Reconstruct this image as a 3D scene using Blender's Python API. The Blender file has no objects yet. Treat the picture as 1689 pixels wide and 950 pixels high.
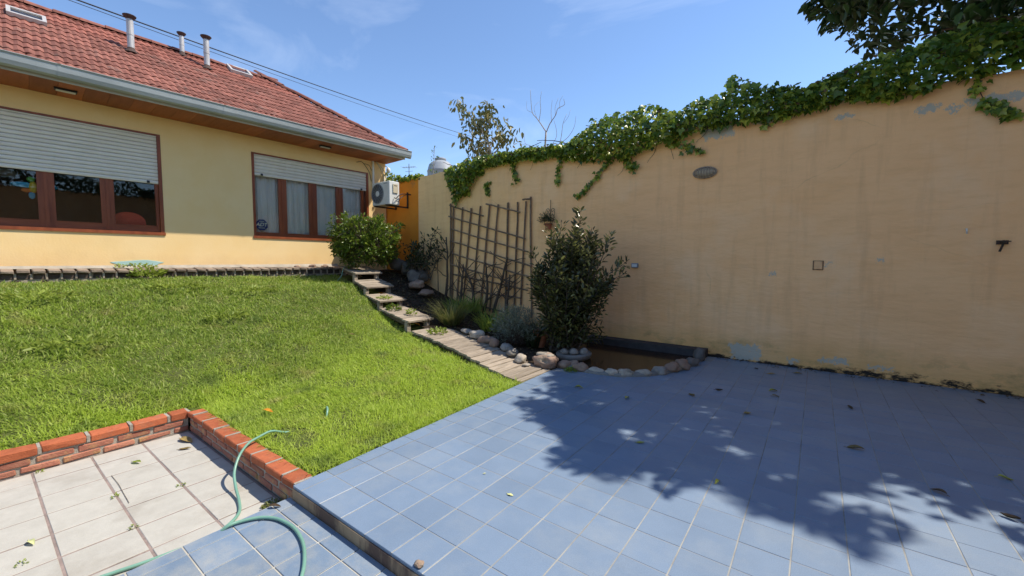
import bpy, bmesh, math, random
import numpy as np
from mathutils import Vector, Matrix, noise as mnoise

R = math.radians
random.seed(7)
rng = np.random.default_rng(7)
scene = bpy.context.scene
COL = scene.collection

# ------------------------------------------------------------------ camera
cam_data = bpy.data.cameras.new('camera')
cam = bpy.data.objects.new('camera', cam_data)
COL.objects.link(cam)
YAW, PITCH, ROLL = R(36.695), R(3.772), R(0.229)
fw = Vector((-math.sin(YAW) * math.cos(PITCH), math.cos(YAW) * math.cos(PITCH), -math.sin(PITCH)))
rt = Vector((math.cos(YAW), math.sin(YAW), 0))
up = rt.cross(fw)
r2 = rt * math.cos(ROLL) + up * math.sin(ROLL)
u2 = up * math.cos(ROLL) - rt * math.sin(ROLL)
mw = Matrix((r2, u2, -fw)).transposed().to_4x4()
mw.translation = (0, 0, 1.592)
cam.matrix_world = mw
cam_data.sensor_width = 36
cam_data.lens = 14.38
cam_data.clip_start = 0.05
cam_data.clip_end = 3000
scene.camera = cam

# ------------------------------------------------------------------ sky and sun
SUN = Vector((0.465, 0.46, 1.0)).normalized()
elev = math.asin(SUN.z)
azim = math.atan2(SUN.x, SUN.y)
world = bpy.data.worlds.new('World')
scene.world = world
world.use_nodes = True
wn, wl = world.node_tree.nodes, world.node_tree.links
wn.clear()
wout = wn.new('ShaderNodeOutputWorld')
wbg = wn.new('ShaderNodeBackground')
sky = wn.new('ShaderNodeTexSky')
sky.sky_type = 'NISHITA'
sky.sun_disc = False
sky.sun_elevation = elev
sky.sun_rotation = azim
sky.air_density = 0.9
sky.dust_density = 0.0
sky.ozone_density = 4.2
wbg.inputs['Strength'].default_value = 0.112
tc = wn.new('ShaderNodeTexCoord')
mp = wn.new('ShaderNodeMapping')
mp.inputs['Scale'].default_value = (1.2, 2.2, 5.0)
mp.inputs['Rotation'].default_value = (0.2, 0.1, 0.5)
nz = wn.new('ShaderNodeTexNoise')
nz.inputs['Scale'].default_value = 1.6
nz.inputs['Detail'].default_value = 7
nz.inputs['Roughness'].default_value = 0.55
nz.inputs['Distortion'].default_value = 0.6
rp = wn.new('ShaderNodeValToRGB')
rp.color_ramp.elements[0].position = 0.54
rp.color_ramp.elements[0].color = (0, 0, 0, 1)
rp.color_ramp.elements[1].position = 0.95
rp.color_ramp.elements[1].color = (0.30, 0.30, 0.30, 1)
mxc = wn.new('ShaderNodeMix')
mxc.data_type = 'RGBA'
mxc.inputs['B'].default_value = (6.4, 6.9, 7.6, 1)
wl.new(tc.outputs['Generated'], mp.inputs['Vector'])
wl.new(mp.outputs['Vector'], nz.inputs['Vector'])
wl.new(nz.outputs['Fac'], rp.inputs['Fac'])
wl.new(rp.outputs['Color'], mxc.inputs['Factor'])
wl.new(sky.outputs['Color'], mxc.inputs['A'])
wl.new(mxc.outputs['Result'], wbg.inputs['Color'])
wl.new(wbg.outputs['Background'], wout.inputs['Surface'])

sun_data = bpy.data.lights.new('sun', 'SUN')
sun_data.energy = 3.05
sun_data.angle = R(0.53)
sun_data.color = (1.0, 0.92, 0.80)
sun = bpy.data.objects.new('sun', sun_data)
COL.objects.link(sun)
sun.rotation_euler = (-SUN).to_track_quat('-Z', 'Y').to_euler()
sun.location = (3, 3, 12)

scene.view_settings.view_transform = 'Standard'
scene.view_settings.look = 'None'
scene.view_settings.exposure = 1.0
scene.view_settings.gamma = 1.0
scene.view_settings.use_curve_mapping = False
scene.cycles.max_bounces = 12
scene.cycles.diffuse_bounces = 8
scene.cycles.transparent_max_bounces = 12

# ------------------------------------------------------------------ materials
def ramp(n, stops):
    r = n.new('ShaderNodeValToRGB')
    el = r.color_ramp.elements
    while len(el) < len(stops):
        el.new(0.5)
    for e, (p, c) in zip(el, stops):
        e.position = p
        e.color = (*c, 1) if len(c) == 3 else c
    return r

def surf(name, col, col2=None, rough=0.8, scale=6.0, stretch=(1, 1, 1), var=0.25, bump=0.15, bscale=80.0,
         rand=0.0, spec=0.3, metal=0.0, lo=0.35, hi=0.65, col3=None, scale3=2.0, lo3=0.5, hi3=0.7, island=0.0, speck=0.0):
    """procedural surface: two colours mixed by world space noise, a third in patches, value change per object, fine relief"""
    m = bpy.data.materials.new(name)
    m.use_nodes = True
    n, l = m.node_tree.nodes, m.node_tree.links
    b = n['Principled BSDF']
    b.inputs['Roughness'].default_value = rough
    b.inputs['Specular IOR Level'].default_value = spec
    b.inputs['Metallic'].default_value = metal
    g = n.new('ShaderNodeNewGeometry')
    mpn = n.new('ShaderNodeMapping')
    mpn.inputs['Scale'].default_value = stretch
    l.new(g.outputs['Position'], mpn.inputs['Vector'])
    t = n.new('ShaderNodeTexNoise')
    t.inputs['Scale'].default_value = scale
    t.inputs['Detail'].default_value = 8
    t.inputs['Roughness'].default_value = 0.62
    l.new(mpn.outputs['Vector'], t.inputs['Vector'])
    if col2 is None:
        col2 = tuple(c * (1 - var) for c in col)
    rr = ramp(n, [(lo, col), (hi, col2)])
    l.new(t.outputs['Fac'], rr.inputs['Fac'])
    out = rr.outputs['Color']
    if col3 is not None:
        t3 = n.new('ShaderNodeTexNoise')
        t3.inputs['Scale'].default_value = scale3
        t3.inputs['Detail'].default_value = 9
        t3.inputs['Roughness'].default_value = 0.7
        l.new(mpn.outputs['Vector'], t3.inputs['Vector'])
        r3 = ramp(n, [(lo3, (0, 0, 0)), (hi3, (1, 1, 1))])
        l.new(t3.outputs['Fac'], r3.inputs['Fac'])
        mx = n.new('ShaderNodeMix')
        mx.data_type = 'RGBA'
        l.new(r3.outputs['Color'], mx.inputs['Factor'])
        l.new(out, mx.inputs['A'])
        mx.inputs['B'].default_value = (*col3, 1)
        out = mx.outputs['Result']
    if speck > 0:
        ts = n.new('ShaderNodeTexNoise')
        ts.inputs['Scale'].default_value = 220
        ts.inputs['Detail'].default_value = 3
        l.new(g.outputs['Position'], ts.inputs['Vector'])
        hs2 = n.new('ShaderNodeHueSaturation')
        ms = n.new('ShaderNodeMapRange')
        ms.inputs['From Min'].default_value = 0.3
        ms.inputs['From Max'].default_value = 0.7
        ms.inputs['To Min'].default_value = 1 - speck
        ms.inputs['To Max'].default_value = 1 + speck
        l.new(ts.outputs['Fac'], ms.inputs['Value'])
        l.new(ms.outputs['Result'], hs2.inputs['Value'])
        l.new(out, hs2.inputs['Color'])
        out = hs2.outputs['Color']
    if rand > 0 or island > 0:
        hs = n.new('ShaderNodeHueSaturation')
        mr = n.new('ShaderNodeMapRange')
        k = max(rand, island)
        mr.inputs['To Min'].default_value = 1 - k
        mr.inputs['To Max'].default_value = 1 + k
        if rand > 0:
            oi = n.new('ShaderNodeObjectInfo')
            l.new(oi.outputs['Random'], mr.inputs['Value'])
        else:
            l.new(g.outputs['Random Per Island'], mr.inputs['Value'])
        l.new(mr.outputs['Result'], hs.inputs['Value'])
        l.new(out, hs.inputs['Color'])
        out = hs.outputs['Color']
    l.new(out, b.inputs['Base Color'])
    if bump > 0:
        tb = n.new('ShaderNodeTexNoise')
        tb.inputs['Scale'].default_value = bscale
        tb.inputs['Detail'].default_value = 5
        l.new(mpn.outputs['Vector'], tb.inputs['Vector'])
        bp = n.new('ShaderNodeBump')
        bp.inputs['Strength'].default_value = bump
        bp.inputs['Distance'].default_value = 0.01
        l.new(tb.outputs['Fac'], bp.inputs['Height'])
        l.new(bp.outputs['Normal'], b.inputs['Normal'])
    return m

def leafmat(name, c1, c2, c3=None, p2=0.75, rough=0.45, trans=0.3, spec=0.4, patch=None):
    """leaf: colour drawn per leaf between c1..c2(..c3), some light passing through; optional second tint in world-space patches"""
    m = bpy.data.materials.new(name)
    m.use_nodes = True
    n, l = m.node_tree.nodes, m.node_tree.links
    b = n['Principled BSDF']
    b.inputs['Roughness'].default_value = rough
    b.inputs['Specular IOR Level'].default_value = spec
    g = n.new('ShaderNodeNewGeometry')
    stops = [(0.0, c1), (p2, c2)] + ([(1.0, c3)] if c3 else [])
    rr = ramp(n, stops)
    l.new(g.outputs['Random Per Island'], rr.inputs['Fac'])
    out = rr.outputs['Color']
    if patch:
        t = n.new('ShaderNodeTexNoise')
        t.inputs['Scale'].default_value = 0.9
        t.inputs['Detail'].default_value = 4
        l.new(g.outputs['Position'], t.inputs['Vector'])
        # the turf grows paler and drier towards the patio (seeded later), greener by the house
        sx = n.new('ShaderNodeSeparateXYZ')
        l.new(g.outputs['Position'], sx.inputs['Vector'])
        mrx = n.new('ShaderNodeMapRange')
        mrx.inputs['From Min'].default_value = -8.5
        mrx.inputs['From Max'].default_value = -4.2
        mrx.inputs['To Min'].default_value = -0.16
        mrx.inputs['To Max'].default_value = 0.22
        l.new(sx.outputs['X'], mrx.inputs['Value'])
        ad = n.new('ShaderNodeMath')
        l.new(t.outputs['Fac'], ad.inputs[0])
        l.new(mrx.outputs['Result'], ad.inputs[1])
        r3 = ramp(n, [(0.4, (0, 0, 0)), (0.68, (0.85, 0.85, 0.85))])
        l.new(ad.outputs[0], r3.inputs['Fac'])
        mx = n.new('ShaderNodeMix')
        mx.data_type = 'RGBA'
        mx.inputs['B'].default_value = (*patch, 1)
        l.new(r3.outputs['Color'], mx.inputs['Factor'])
        l.new(out, mx.inputs['A'])
        out = mx.outputs['Result']
        # dry and bluish-green small patches
        for sc_, lo_, hi_, cc in ((3.6, 0.56, 0.74, (0.46, 0.40, 0.17)), (2.7, 0.58, 0.72, (0.13, 0.21, 0.055))):
            td = n.new('ShaderNodeTexNoise')
            td.inputs['Scale'].default_value = sc_
            td.inputs['Detail'].default_value = 5
            l.new(g.outputs['Position'], td.inputs['Vector'])
            rd = ramp(n, [(lo_, (0, 0, 0)), (hi_, (0.6, 0.6, 0.6))])
            l.new(td.outputs['Fac'], rd.inputs['Fac'])
            md = n.new('ShaderNodeMix')
            md.data_type = 'RGBA'
            md.inputs['B'].default_value = (*cc, 1)
            l.new(rd.outputs['Color'], md.inputs['Factor'])
            l.new(out, md.inputs['A'])
            out = md.outputs['Result']
    l.new(out, b.inputs['Base Color'])
    tr = n.new('ShaderNodeBsdfTranslucent')
    l.new(out, tr.inputs['Color'])
    ms = n.new('ShaderNodeMixShader')
    ms.inputs['Fac'].default_value = trans
    l.new(b.outputs['BSDF'], ms.inputs[1])
    l.new(tr.outputs['BSDF'], ms.inputs[2])
    l.new(ms.outputs['Shader'], n['Material Output'].inputs['Surface'])
    return m

def wall_material():
    """old ochre render: brush relief, streaks, faded areas, bare cement where the coat has come off, algae at the foot"""
    m = surf('ochre_render', (0.96, 0.565, 0.275), (0.93, 0.53, 0.25), rough=0.9, scale=1.3, stretch=(0.55, 1, 1.5), bump=0.8, bscale=16,
             col3=(0.92, 0.50, 0.215), scale3=1.1, lo3=0.52, hi3=0.78, spec=0.12)
    n, l = m.node_tree.nodes, m.node_tree.links
    b = n['Principled BSDF']
    g = n.new('ShaderNodeNewGeometry')
    sep = n.new('ShaderNodeSeparateXYZ')
    l.new(g.outputs['Position'], sep.inputs['Vector'])
    def noisef(scale, detail=8, stretch=(1, 1, 1), rough=0.65):
        mpn = n.new('ShaderNodeMapping')
        mpn.inputs['Scale'].default_value = stretch
        l.new(g.outputs['Position'], mpn.inputs['Vector'])
        t = n.new('ShaderNodeTexNoise')
        t.inputs['Scale'].default_value = scale
        t.inputs['Detail'].default_value = detail
        t.inputs['Roughness'].default_value = rough
        l.new(mpn.outputs['Vector'], t.inputs['Vector'])
        return t.outputs['Fac']
    def mth(op, a, bb=None, clamp=False):
        x = n.new('ShaderNodeMath')
        x.operation = op
        x.use_clamp = clamp
        for i, v in enumerate((a, bb)):
            if v is None:
                continue
            if isinstance(v, (int, float)):
                x.inputs[i].default_value = v
            else:
                l.new(v, x.inputs[i])
        return x.outputs[0]
    def mix(fac, colin, c):
        mx = n.new('ShaderNodeMix')
        mx.data_type = 'RGBA'
        l.new(fac, mx.inputs['Factor'])
        l.new(colin, mx.inputs['A'])
        mx.inputs['B'].default_value = (*c, 1)
        return mx.outputs['Result']
    base = b.inputs['Base Color'].links[0].from_socket
    # paler yellow leftwards: bounce from lawn and house painted in, plus a faded coat
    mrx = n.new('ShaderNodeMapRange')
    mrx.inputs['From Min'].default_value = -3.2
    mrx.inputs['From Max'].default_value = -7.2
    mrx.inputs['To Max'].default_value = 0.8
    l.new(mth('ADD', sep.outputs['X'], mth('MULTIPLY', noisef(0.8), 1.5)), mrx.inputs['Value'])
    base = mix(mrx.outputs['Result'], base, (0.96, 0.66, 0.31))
    # rain streaks
    st = mth('MULTIPLY', mth('SUBTRACT', noisef(3.0, 6, (2.2, 1, 0.22)), 0.5), 2.6, True)
    base = mix(mth('MULTIPLY', st, 0.7), base, (0.66, 0.37, 0.185))
    # broad faded areas
    fd = mth('MULTIPLY', mth('SUBTRACT', noisef(0.9, 6, (1, 1, 0.8), 0.6), 0.50), 4.0, True)
    base = mix(mth('MULTIPLY', fd, 0.5), base, (0.96, 0.68, 0.42))
    # trowel sweeps: shade of the relief painted in as darker streaks
    tw_ = mth('MULTIPLY', mth('SUBTRACT', noisef(7.0, 7, (0.35, 1, 1.7), 0.7), 0.48), 3.0, True)
    base = mix(mth('MULTIPLY', tw_, 0.40), base, (0.70, 0.38, 0.17))
    # fine dark specks
    sp = mth('MULTIPLY', mth('SUBTRACT', noisef(16, 9, (1, 1, 1), 0.8), 0.64), 6, True)
    base = mix(mth('MULTIPLY', sp, 0.55), base, (0.25, 0.18, 0.11))
    # ochre damp zone near the foot
    foot = mth('MULTIPLY', mth('SUBTRACT', 0.75, mth('ADD', sep.outputs['Z'], mth('MULTIPLY', noisef(1.2), 0.5))), 1.6, True)
    base = mix(mth('MULTIPLY', foot, 0.75), base, (0.60, 0.35, 0.10))
    alg = mth('MULTIPLY', mth('MULTIPLY', mth('SUBTRACT', noisef(1.7, 8, (1, 1, 1.6)), 0.53), 7, True),
              mth('MULTIPLY', mth('SUBTRACT', 0.42, sep.outputs['Z']), 6, True))
    base = mix(mth('MULTIPLY', alg, 0.6), base, (0.20, 0.17, 0.06))
    black = mth('MULTIPLY', mth('SUBTRACT', noisef(5, 9, (1, 1, 2.2), 0.75), mth('ADD', 0.37, mth('MULTIPLY', sep.outputs['Z'], 1.7))), 9, True)
    base = mix(black, base, (0.035, 0.03, 0.025))
    # bare cement: box masks with ragged borders
    nb = mth('MULTIPLY', mth('SUBTRACT', noisef(5.5, 9, (1, 1, 1), 0.78), 0.5), 0.42)
    nb2 = mth('MULTIPLY', mth('SUBTRACT', noisef(7.5, 9, (1.3, 1, 1), 0.78), 0.5), 0.40)
    xx, zz = mth('ADD', sep.outputs['X'], nb), mth('ADD', sep.outputs['Z'], nb2)
    def patch(x0, x1, z0, z1, ragged=1.0):
        dx = mth('SUBTRACT', (x1 - x0) / 2, mth('ABSOLUTE', mth('SUBTRACT', xx, (x0 + x1) / 2)))
        dz = mth('SUBTRACT', (z1 - z0) / 2, mth('ABSOLUTE', mth('SUBTRACT', zz, (z0 + z1) / 2)))
        return mth('MULTIPLY', mth('MINIMUM', dx, dz), 70, True)
    tot = None
    for bx in ((-1.10, -0.66, 0.02, 0.27), (-0.32, -0.18, 0.06, 0.14), (0.10, 0.42, 0.12, 0.20), (0.62, 0.9, 0.12, 0.17),
               (-1.62, -1.15, 3.60, 3.80), (-0.9, -0.5, 3.70, 3.80), (0.1, 0.3, 3.58, 3.66), (0.95, 1.14, 3.50, 3.60),
               (1.2, 1.34, 3.47, 3.54), (1.38, 1.9, 3.50, 3.60), (0.62, 0.72, 1.60, 1.65), (0.10, 0.2, 1.56, 1.60), (-0.58, -0.5, 1.40, 1.45)):
        p = patch(*bx)
        tot = p if tot is None else mth('MAXIMUM', tot, p)
    brk = mth('MULTIPLY', mth('SUBTRACT', noisef(13, 9, (1, 1, 1), 0.75), 0.33), 9, True)
    base = mix(mth('MULTIPLY', mth('MULTIPLY', tot, brk), 0.9), base, (0.44, 0.44, 0.38))
    # hairline cracks
    wv = n.new('ShaderNodeTexVoronoi')
    wv.feature = 'DISTANCE_TO_EDGE'
    wv.inputs['Scale'].default_value = 0.55
    mpn = n.new('ShaderNodeMapping')
    mpn.inputs['Scale'].default_value = (0.45, 1, 1.6)
    l.new(g.outputs['Position'], mpn.inputs['Vector'])
    dn = n.new('ShaderNodeTexNoise')
    dn.inputs['Scale'].default_value = 3
    dn.inputs['Detail'].default_value = 6
    l.new(g.outputs['Position'], dn.inputs['Vector'])
    av = n.new('ShaderNodeMix')
    av.data_type = 'VECTOR'
    av.inputs['Factor'].default_value = 0.13
    l.new(mpn.outputs['Vector'], av.inputs['A'])
    l.new(dn.outputs['Color'], av.inputs['B'])
    l.new(av.outputs['Result'], wv.inputs['Vector'])
    ck = mth('SUBTRACT', 1.0, mth('MULTIPLY', wv.outputs['Distance'], 260), True)
    ck = mth('MULTIPLY', ck, mth('MULTIPLY', mth('SUBTRACT', noisef(0.9, 3), 0.5), 5, True))
    base = mix(mth('MULTIPLY', ck, 0.28), base, (0.16, 0.11, 0.07))
    l.new(base, b.inputs['Base Color'])
    return m

def joint_material():
    '''cream joints along the long runs, greyer dirty ones across'''
    m = surf('grout_deck', (0.40, 0.39, 0.345), (0.25, 0.245, 0.225), rough=0.95, scale=4, bump=0.3, col3=(0.15, 0.145, 0.135), scale3=0.9, lo3=0.48, hi3=0.66)
    n, l = m.node_tree.nodes, m.node_tree.links
    b = n['Principled BSDF']
    src = b.inputs['Base Color'].links[0].from_socket
    g = n.new('ShaderNodeNewGeometry')
    sp = n.new('ShaderNodeSeparateXYZ')
    l.new(g.outputs['Position'], sp.inputs['Vector'])
    a = n.new('ShaderNodeMath')
    a.operation = 'PINGPONG'
    ad = n.new('ShaderNodeMath')
    ad.operation = 'ADD'
    ad.inputs[1].default_value = 2.5483 + 5.0
    l.new(sp.outputs['X'], ad.inputs[0])
    l.new(ad.outputs[0], a.inputs[0])
    a.inputs[1].default_value = 0.125
    c = n.new('ShaderNodeMath')
    c.operation = 'GREATER_THAN'
    c.inputs[1].default_value = 0.007
    l.new(a.outputs[0], c.inputs[0])
    t = n.new('ShaderNodeTexNoise')
    t.inputs['Scale'].default_value = 2.1
    t.inputs['Detail'].default_value = 5
    l.new(g.outputs['Position'], t.inputs['Vector'])
    r = ramp(n, [(0.35, (0.4, 0.4, 0.4)), (0.6, (1, 1, 1))])
    l.new(t.outputs['Fac'], r.inputs['Fac'])
    k = n.new('ShaderNodeMath')
    k.operation = 'MULTIPLY'
    l.new(c.outputs[0], k.inputs[0])
    l.new(r.outputs['Color'], k.inputs[1])
    mx = n.new('ShaderNodeMix')
    mx.data_type = 'RGBA'
    l.new(k.outputs[0], mx.inputs['Factor'])
    l.new(src, mx.inputs['A'])
    mx.inputs['B'].default_value = (0.24, 0.265, 0.29, 1)
    l.new(mx.outputs['Result'], b.inputs['Base Color'])
    return m

def glass_material(name, tint=(0.97, 0.97, 0.95), rough=0.0):
    m = bpy.data.materials.new(name)
    m.use_nodes = True
    n, l = m.node_tree.nodes, m.node_tree.links
    n.remove(n['Principled BSDF'])
    t = n.new('ShaderNodeBsdfTransparent')
    t.inputs['Color'].default_value = (*tint, 1)
    gl = n.new('ShaderNodeBsdfGlossy')
    gl.inputs['Roughness'].default_value = rough
    fr = n.new('ShaderNodeFresnel')
    fr.inputs['IOR'].default_value = 1.5
    mx = n.new('ShaderNodeMixShader')
    l.new(fr.outputs['Fac'], mx.inputs['Fac'])
    l.new(t.outputs['BSDF'], mx.inputs[1])
    l.new(gl.outputs['BSDF'], mx.inputs[2])
    l.new(mx.outputs['Shader'], n['Material Output'].inputs['Surface'])
    return m

M = {}
M['tile_blue'] = surf('tile_blue', (0.192, 0.258, 0.352), (0.168, 0.23, 0.318), rough=0.42, scale=2.2, bump=0.05, bscale=160, rand=0.06, spec=0.45,
                      col3=(0.255, 0.30, 0.35), scale3=1.7, lo3=0.48, hi3=0.80, speck=0.12)
M['tile_blue_worn'] = surf('tile_blue_worn', (0.185, 0.25, 0.335), (0.16, 0.22, 0.30), rough=0.55, scale=3, bump=0.05, bscale=160, rand=0.08, spec=0.4,
                           col3=(0.33, 0.34, 0.33), scale3=2.3, lo3=0.46, hi3=0.70, speck=0.10)
M['grout_cream'] = surf('grout_cream', (0.56, 0.53, 0.45), (0.36, 0.335, 0.28), rough=0.95, scale=5, bump=0.3, col3=(0.17, 0.15, 0.13), scale3=1.1, lo3=0.55, hi3=0.75)
M['grout_deck'] = joint_material()
M['tile_white'] = surf('tile_white', (0.47, 0.45, 0.395), (0.42, 0.40, 0.35), rough=0.6, scale=9, bump=0.12, bscale=60, rand=0.035, spec=0.35,
                       col3=(0.33, 0.30, 0.25), scale3=2.6, lo3=0.52, hi3=0.85, speck=0.06)
M['grout_mauve'] = surf('grout_mauve', (0.32, 0.245, 0.215), (0.21, 0.165, 0.145), rough=0.95, scale=8, bump=0.3, col3=(0.08, 0.075, 0.06), scale3=3, lo3=0.58, hi3=0.7)
M['riser'] = surf('step_face', (0.40, 0.28, 0.17), (0.30, 0.20, 0.12), rough=0.9, scale=5, bump=0.5, bscale=40, col3=(0.12, 0.075, 0.055), scale3=3.4, lo3=0.48, hi3=0.58, stretch=(1, 1, 0.25))
M['brick_orange'] = surf('brick_orange', (0.46, 0.135, 0.06), (0.36, 0.10, 0.046), rough=0.88, scale=14, bump=0.45, bscale=90, rand=0.16, spec=0.2, col3=(0.30, 0.15, 0.095), scale3=6, lo3=0.54, hi3=0.76)
M['brick_old'] = surf('brick_old', (0.42, 0.19, 0.125), (0.34, 0.13, 0.09), rough=0.92, scale=11, bump=0.6, bscale=70, rand=0.22, spec=0.15, col3=(0.47, 0.30, 0.13), scale3=5, lo3=0.52, hi3=0.66)
M['mortar'] = surf('mortar', (0.40, 0.36, 0.30), (0.30, 0.27, 0.225), rough=0.95, scale=14, bump=0.7, bscale=120)
M['brick_dark'] = surf('brick_dark', (0.115, 0.08, 0.06), (0.07, 0.05, 0.04), rough=0.92, scale=10, bump=0.6, bscale=60, rand=0.25)
M['ledge_mortar'] = surf('ledge_mortar', (0.42, 0.34, 0.26), (0.30, 0.24, 0.18), rough=0.95, scale=10, bump=0.5)
M['facade'] = surf('facade_paint', (0.92, 0.67, 0.34), (0.90, 0.63, 0.29), rough=0.85, scale=1.6, bump=0.18, bscale=35, spec=0.2, col3=(0.84, 0.60, 0.28), scale3=0.9, lo3=0.55, hi3=0.85)
def facade_dirt(m):
    n, l = m.node_tree.nodes, m.node_tree.links
    b = n['Principled BSDF']
    src = b.inputs['Base Color'].links[0].from_socket
    g = n.new('ShaderNodeNewGeometry')
    sp = n.new('ShaderNodeSeparateXYZ')
    l.new(g.outputs['Position'], sp.inputs['Vector'])
    t = n.new('ShaderNodeTexNoise')
    t.inputs['Scale'].default_value = 2.4
    t.inputs['Detail'].default_value = 8
    t.inputs['Roughness'].default_value = 0.7
    mpn = n.new('ShaderNodeMapping')
    mpn.inputs['Scale'].default_value = (1, 1, 0.5)
    l.new(g.outputs['Position'], mpn.inputs['Vector'])
    l.new(mpn.outputs['Vector'], t.inputs['Vector'])
    k = n.new('ShaderNodeMath')
    k.operation = 'MULTIPLY_ADD'
    k.inputs[1].default_value = 0.55
    l.new(t.outputs['Fac'], k.inputs[0])
    l.new(sp.outputs['Z'], k.inputs[2])
    mr = n.new('ShaderNodeMapRange')
    mr.inputs['From Min'].default_value = 2.0
    mr.inputs['From Max'].default_value = 1.68
    mr.inputs['To Max'].default_value = 0.55
    l.new(k.outputs[0], mr.inputs['Value'])
    mx = n.new('ShaderNodeMix')
    mx.data_type = 'RGBA'
    l.new(mr.outputs['Result'], mx.inputs['Factor'])
    l.new(src, mx.inputs['A'])
    mx.inputs['B'].default_value = (0.66, 0.44, 0.21, 1)
    l.new(mx.outputs['Result'], b.inputs['Base Color'])
facade_dirt(M['facade'])
M['orange_render'] = surf('orange_render', (0.78, 0.30, 0.04), (0.70, 0.25, 0.032), rough=0.9, scale=1.8, bump=0.4, bscale=25, col3=(0.22, 0.16, 0.11), scale3=1.4, lo3=0.66, hi3=0.78, spec=0.12)
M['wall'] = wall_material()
M['mahogany'] = surf('mahogany_varnish', (0.31, 0.082, 0.028), (0.20, 0.05, 0.018), rough=0.42, scale=9, stretch=(1, 1, 0.15), bump=0.1, spec=0.4)
M['mahogany_h'] = surf('mahogany_rail', (0.31, 0.082, 0.028), (0.20, 0.05, 0.018), rough=0.42, scale=9, stretch=(1, 0.15, 1), bump=0.1, spec=0.4)
M['slat'] = surf('shutter_slat', (0.80, 0.74, 0.63), (0.74, 0.68, 0.57), rough=0.5, scale=4, bump=0.04, rand=0.03, spec=0.4)
M['glass'] = glass_material('window_glass')
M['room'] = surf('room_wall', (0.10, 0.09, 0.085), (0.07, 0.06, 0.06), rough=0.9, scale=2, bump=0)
M['room_panel'] = surf('room_panel', (0.13, 0.035, 0.02), (0.08, 0.02, 0.012), rough=0.6, scale=3, bump=0)
M['curtain'] = surf('curtain_cloth', (0.90, 0.88, 0.84), (0.86, 0.84, 0.80), rough=0.95, scale=2, bump=0, spec=0.05)
M['roof_tile'] = surf('clay_roof_tile', (0.27, 0.112, 0.082), (0.195, 0.075, 0.055), rough=0.85, scale=7, bump=0.4, bscale=70, rand=0.26, spec=0.2, col3=(0.15, 0.105, 0.085), scale3=3.2, lo3=0.54, hi3=0.74)
M['roof_tile_i'] = surf('clay_roof_tile_field', (0.30, 0.115, 0.082), (0.22, 0.078, 0.056), rough=0.85, scale=7, bump=0.4, bscale=70, island=0.24, spec=0.2)
M['roof_under'] = surf('roof_underlay', (0.10, 0.05, 0.035), rough=0.95, scale=4, bump=0.2)
M['galv'] = surf('galvanised_gutter', (0.40, 0.42, 0.40), (0.31, 0.33, 0.315), rough=0.55, scale=3, stretch=(1, 0.4, 1), bump=0.05, metal=0.35, spec=0.4, col3=(0.24, 0.24, 0.22), scale3=2.2, lo3=0.55, hi3=0.8)
M['fascia'] = surf('fascia_paint', (0.50, 0.47, 0.40), (0.42, 0.39, 0.33), rough=0.7, scale=3, bump=0.1)
M['soffit'] = surf('soffit_wood', (0.40, 0.125, 0.045), (0.29, 0.085, 0.03), rough=0.55, scale=5, stretch=(0.3, 2, 1), bump=0.12, rand=0.22, spec=0.35)
M['zinc'] = surf('zinc_pipe', (0.58, 0.56, 0.53), (0.46, 0.43, 0.40), rough=0.5, scale=8, stretch=(1, 1, 0.3), bump=0.05, metal=0.3)
M['rust'] = surf('rusty_cap', (0.10, 0.06, 0.045), (0.06, 0.04, 0.035), rough=0.8, scale=15, bump=0.3)
M['white_plastic'] = surf('white_plastic', (0.74, 0.74, 0.70), (0.66, 0.66, 0.61), rough=0.45, scale=4, bump=0.02, spec=0.45)
M['grey_plastic'] = surf('grey_plastic', (0.30, 0.31, 0.32), (0.24, 0.25, 0.26), rough=0.55, scale=6, bump=0.05)
M['cream_plastic'] = surf('cream_plastic', (0.62, 0.54, 0.38), (0.52, 0.45, 0.31), rough=0.5, scale=6, bump=0.05)
M['dark_plastic'] = surf('dark_plastic', (0.035, 0.035, 0.04), rough=0.5, scale=6, bump=0.05)
M['iron'] = surf('black_iron', (0.04, 0.035, 0.03), (0.07, 0.045, 0.03), rough=0.7, scale=20, bump=0.2, metal=0.3)
M['wood_grey'] = surf('weathered_plank', (0.40, 0.335, 0.26), (0.28, 0.23, 0.175), rough=0.92, scale=5, stretch=(7, 0.7, 3), bump=0.7, bscale=20, rand=0.2, spec=0.12, col3=(0.20, 0.17, 0.13), scale3=2.2, lo3=0.52, hi3=0.7)
M['wood_dark'] = surf('damp_timber', (0.14, 0.105, 0.075), (0.09, 0.07, 0.05), rough=0.95, scale=9, bump=0.5)
M['cane'] = surf('old_cane', (0.24, 0.165, 0.105), (0.145, 0.10, 0.068), rough=0.85, scale=18, bump=0.3, rand=0.22)
M['soil'] = surf('garden_soil', (0.075, 0.055, 0.038), (0.045, 0.034, 0.025), rough=1.0, scale=6, bump=1.0, bscale=30, spec=0.05)
M['turf'] = surf('turf_soil', (0.10, 0.13, 0.03), (0.075, 0.085, 0.03), rough=1.0, scale=5, bump=0.6, bscale=50, spec=0.05, col3=(0.16, 0.13, 0.06), scale3=1.6, lo3=0.6, hi3=0.8)
M['earth'] = surf('bare_ground', (0.16, 0.14, 0.10), (0.11, 0.10, 0.07), rough=1.0, scale=1, bump=0.3, bscale=8, spec=0.05)
M['stone_pale'] = surf('pale_cobble', (0.46, 0.40, 0.32), (0.34, 0.295, 0.235), rough=0.85, scale=12, bump=0.6, bscale=45, rand=0.18, col3=(0.20, 0.175, 0.13), scale3=6, lo3=0.52, hi3=0.70)
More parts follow.
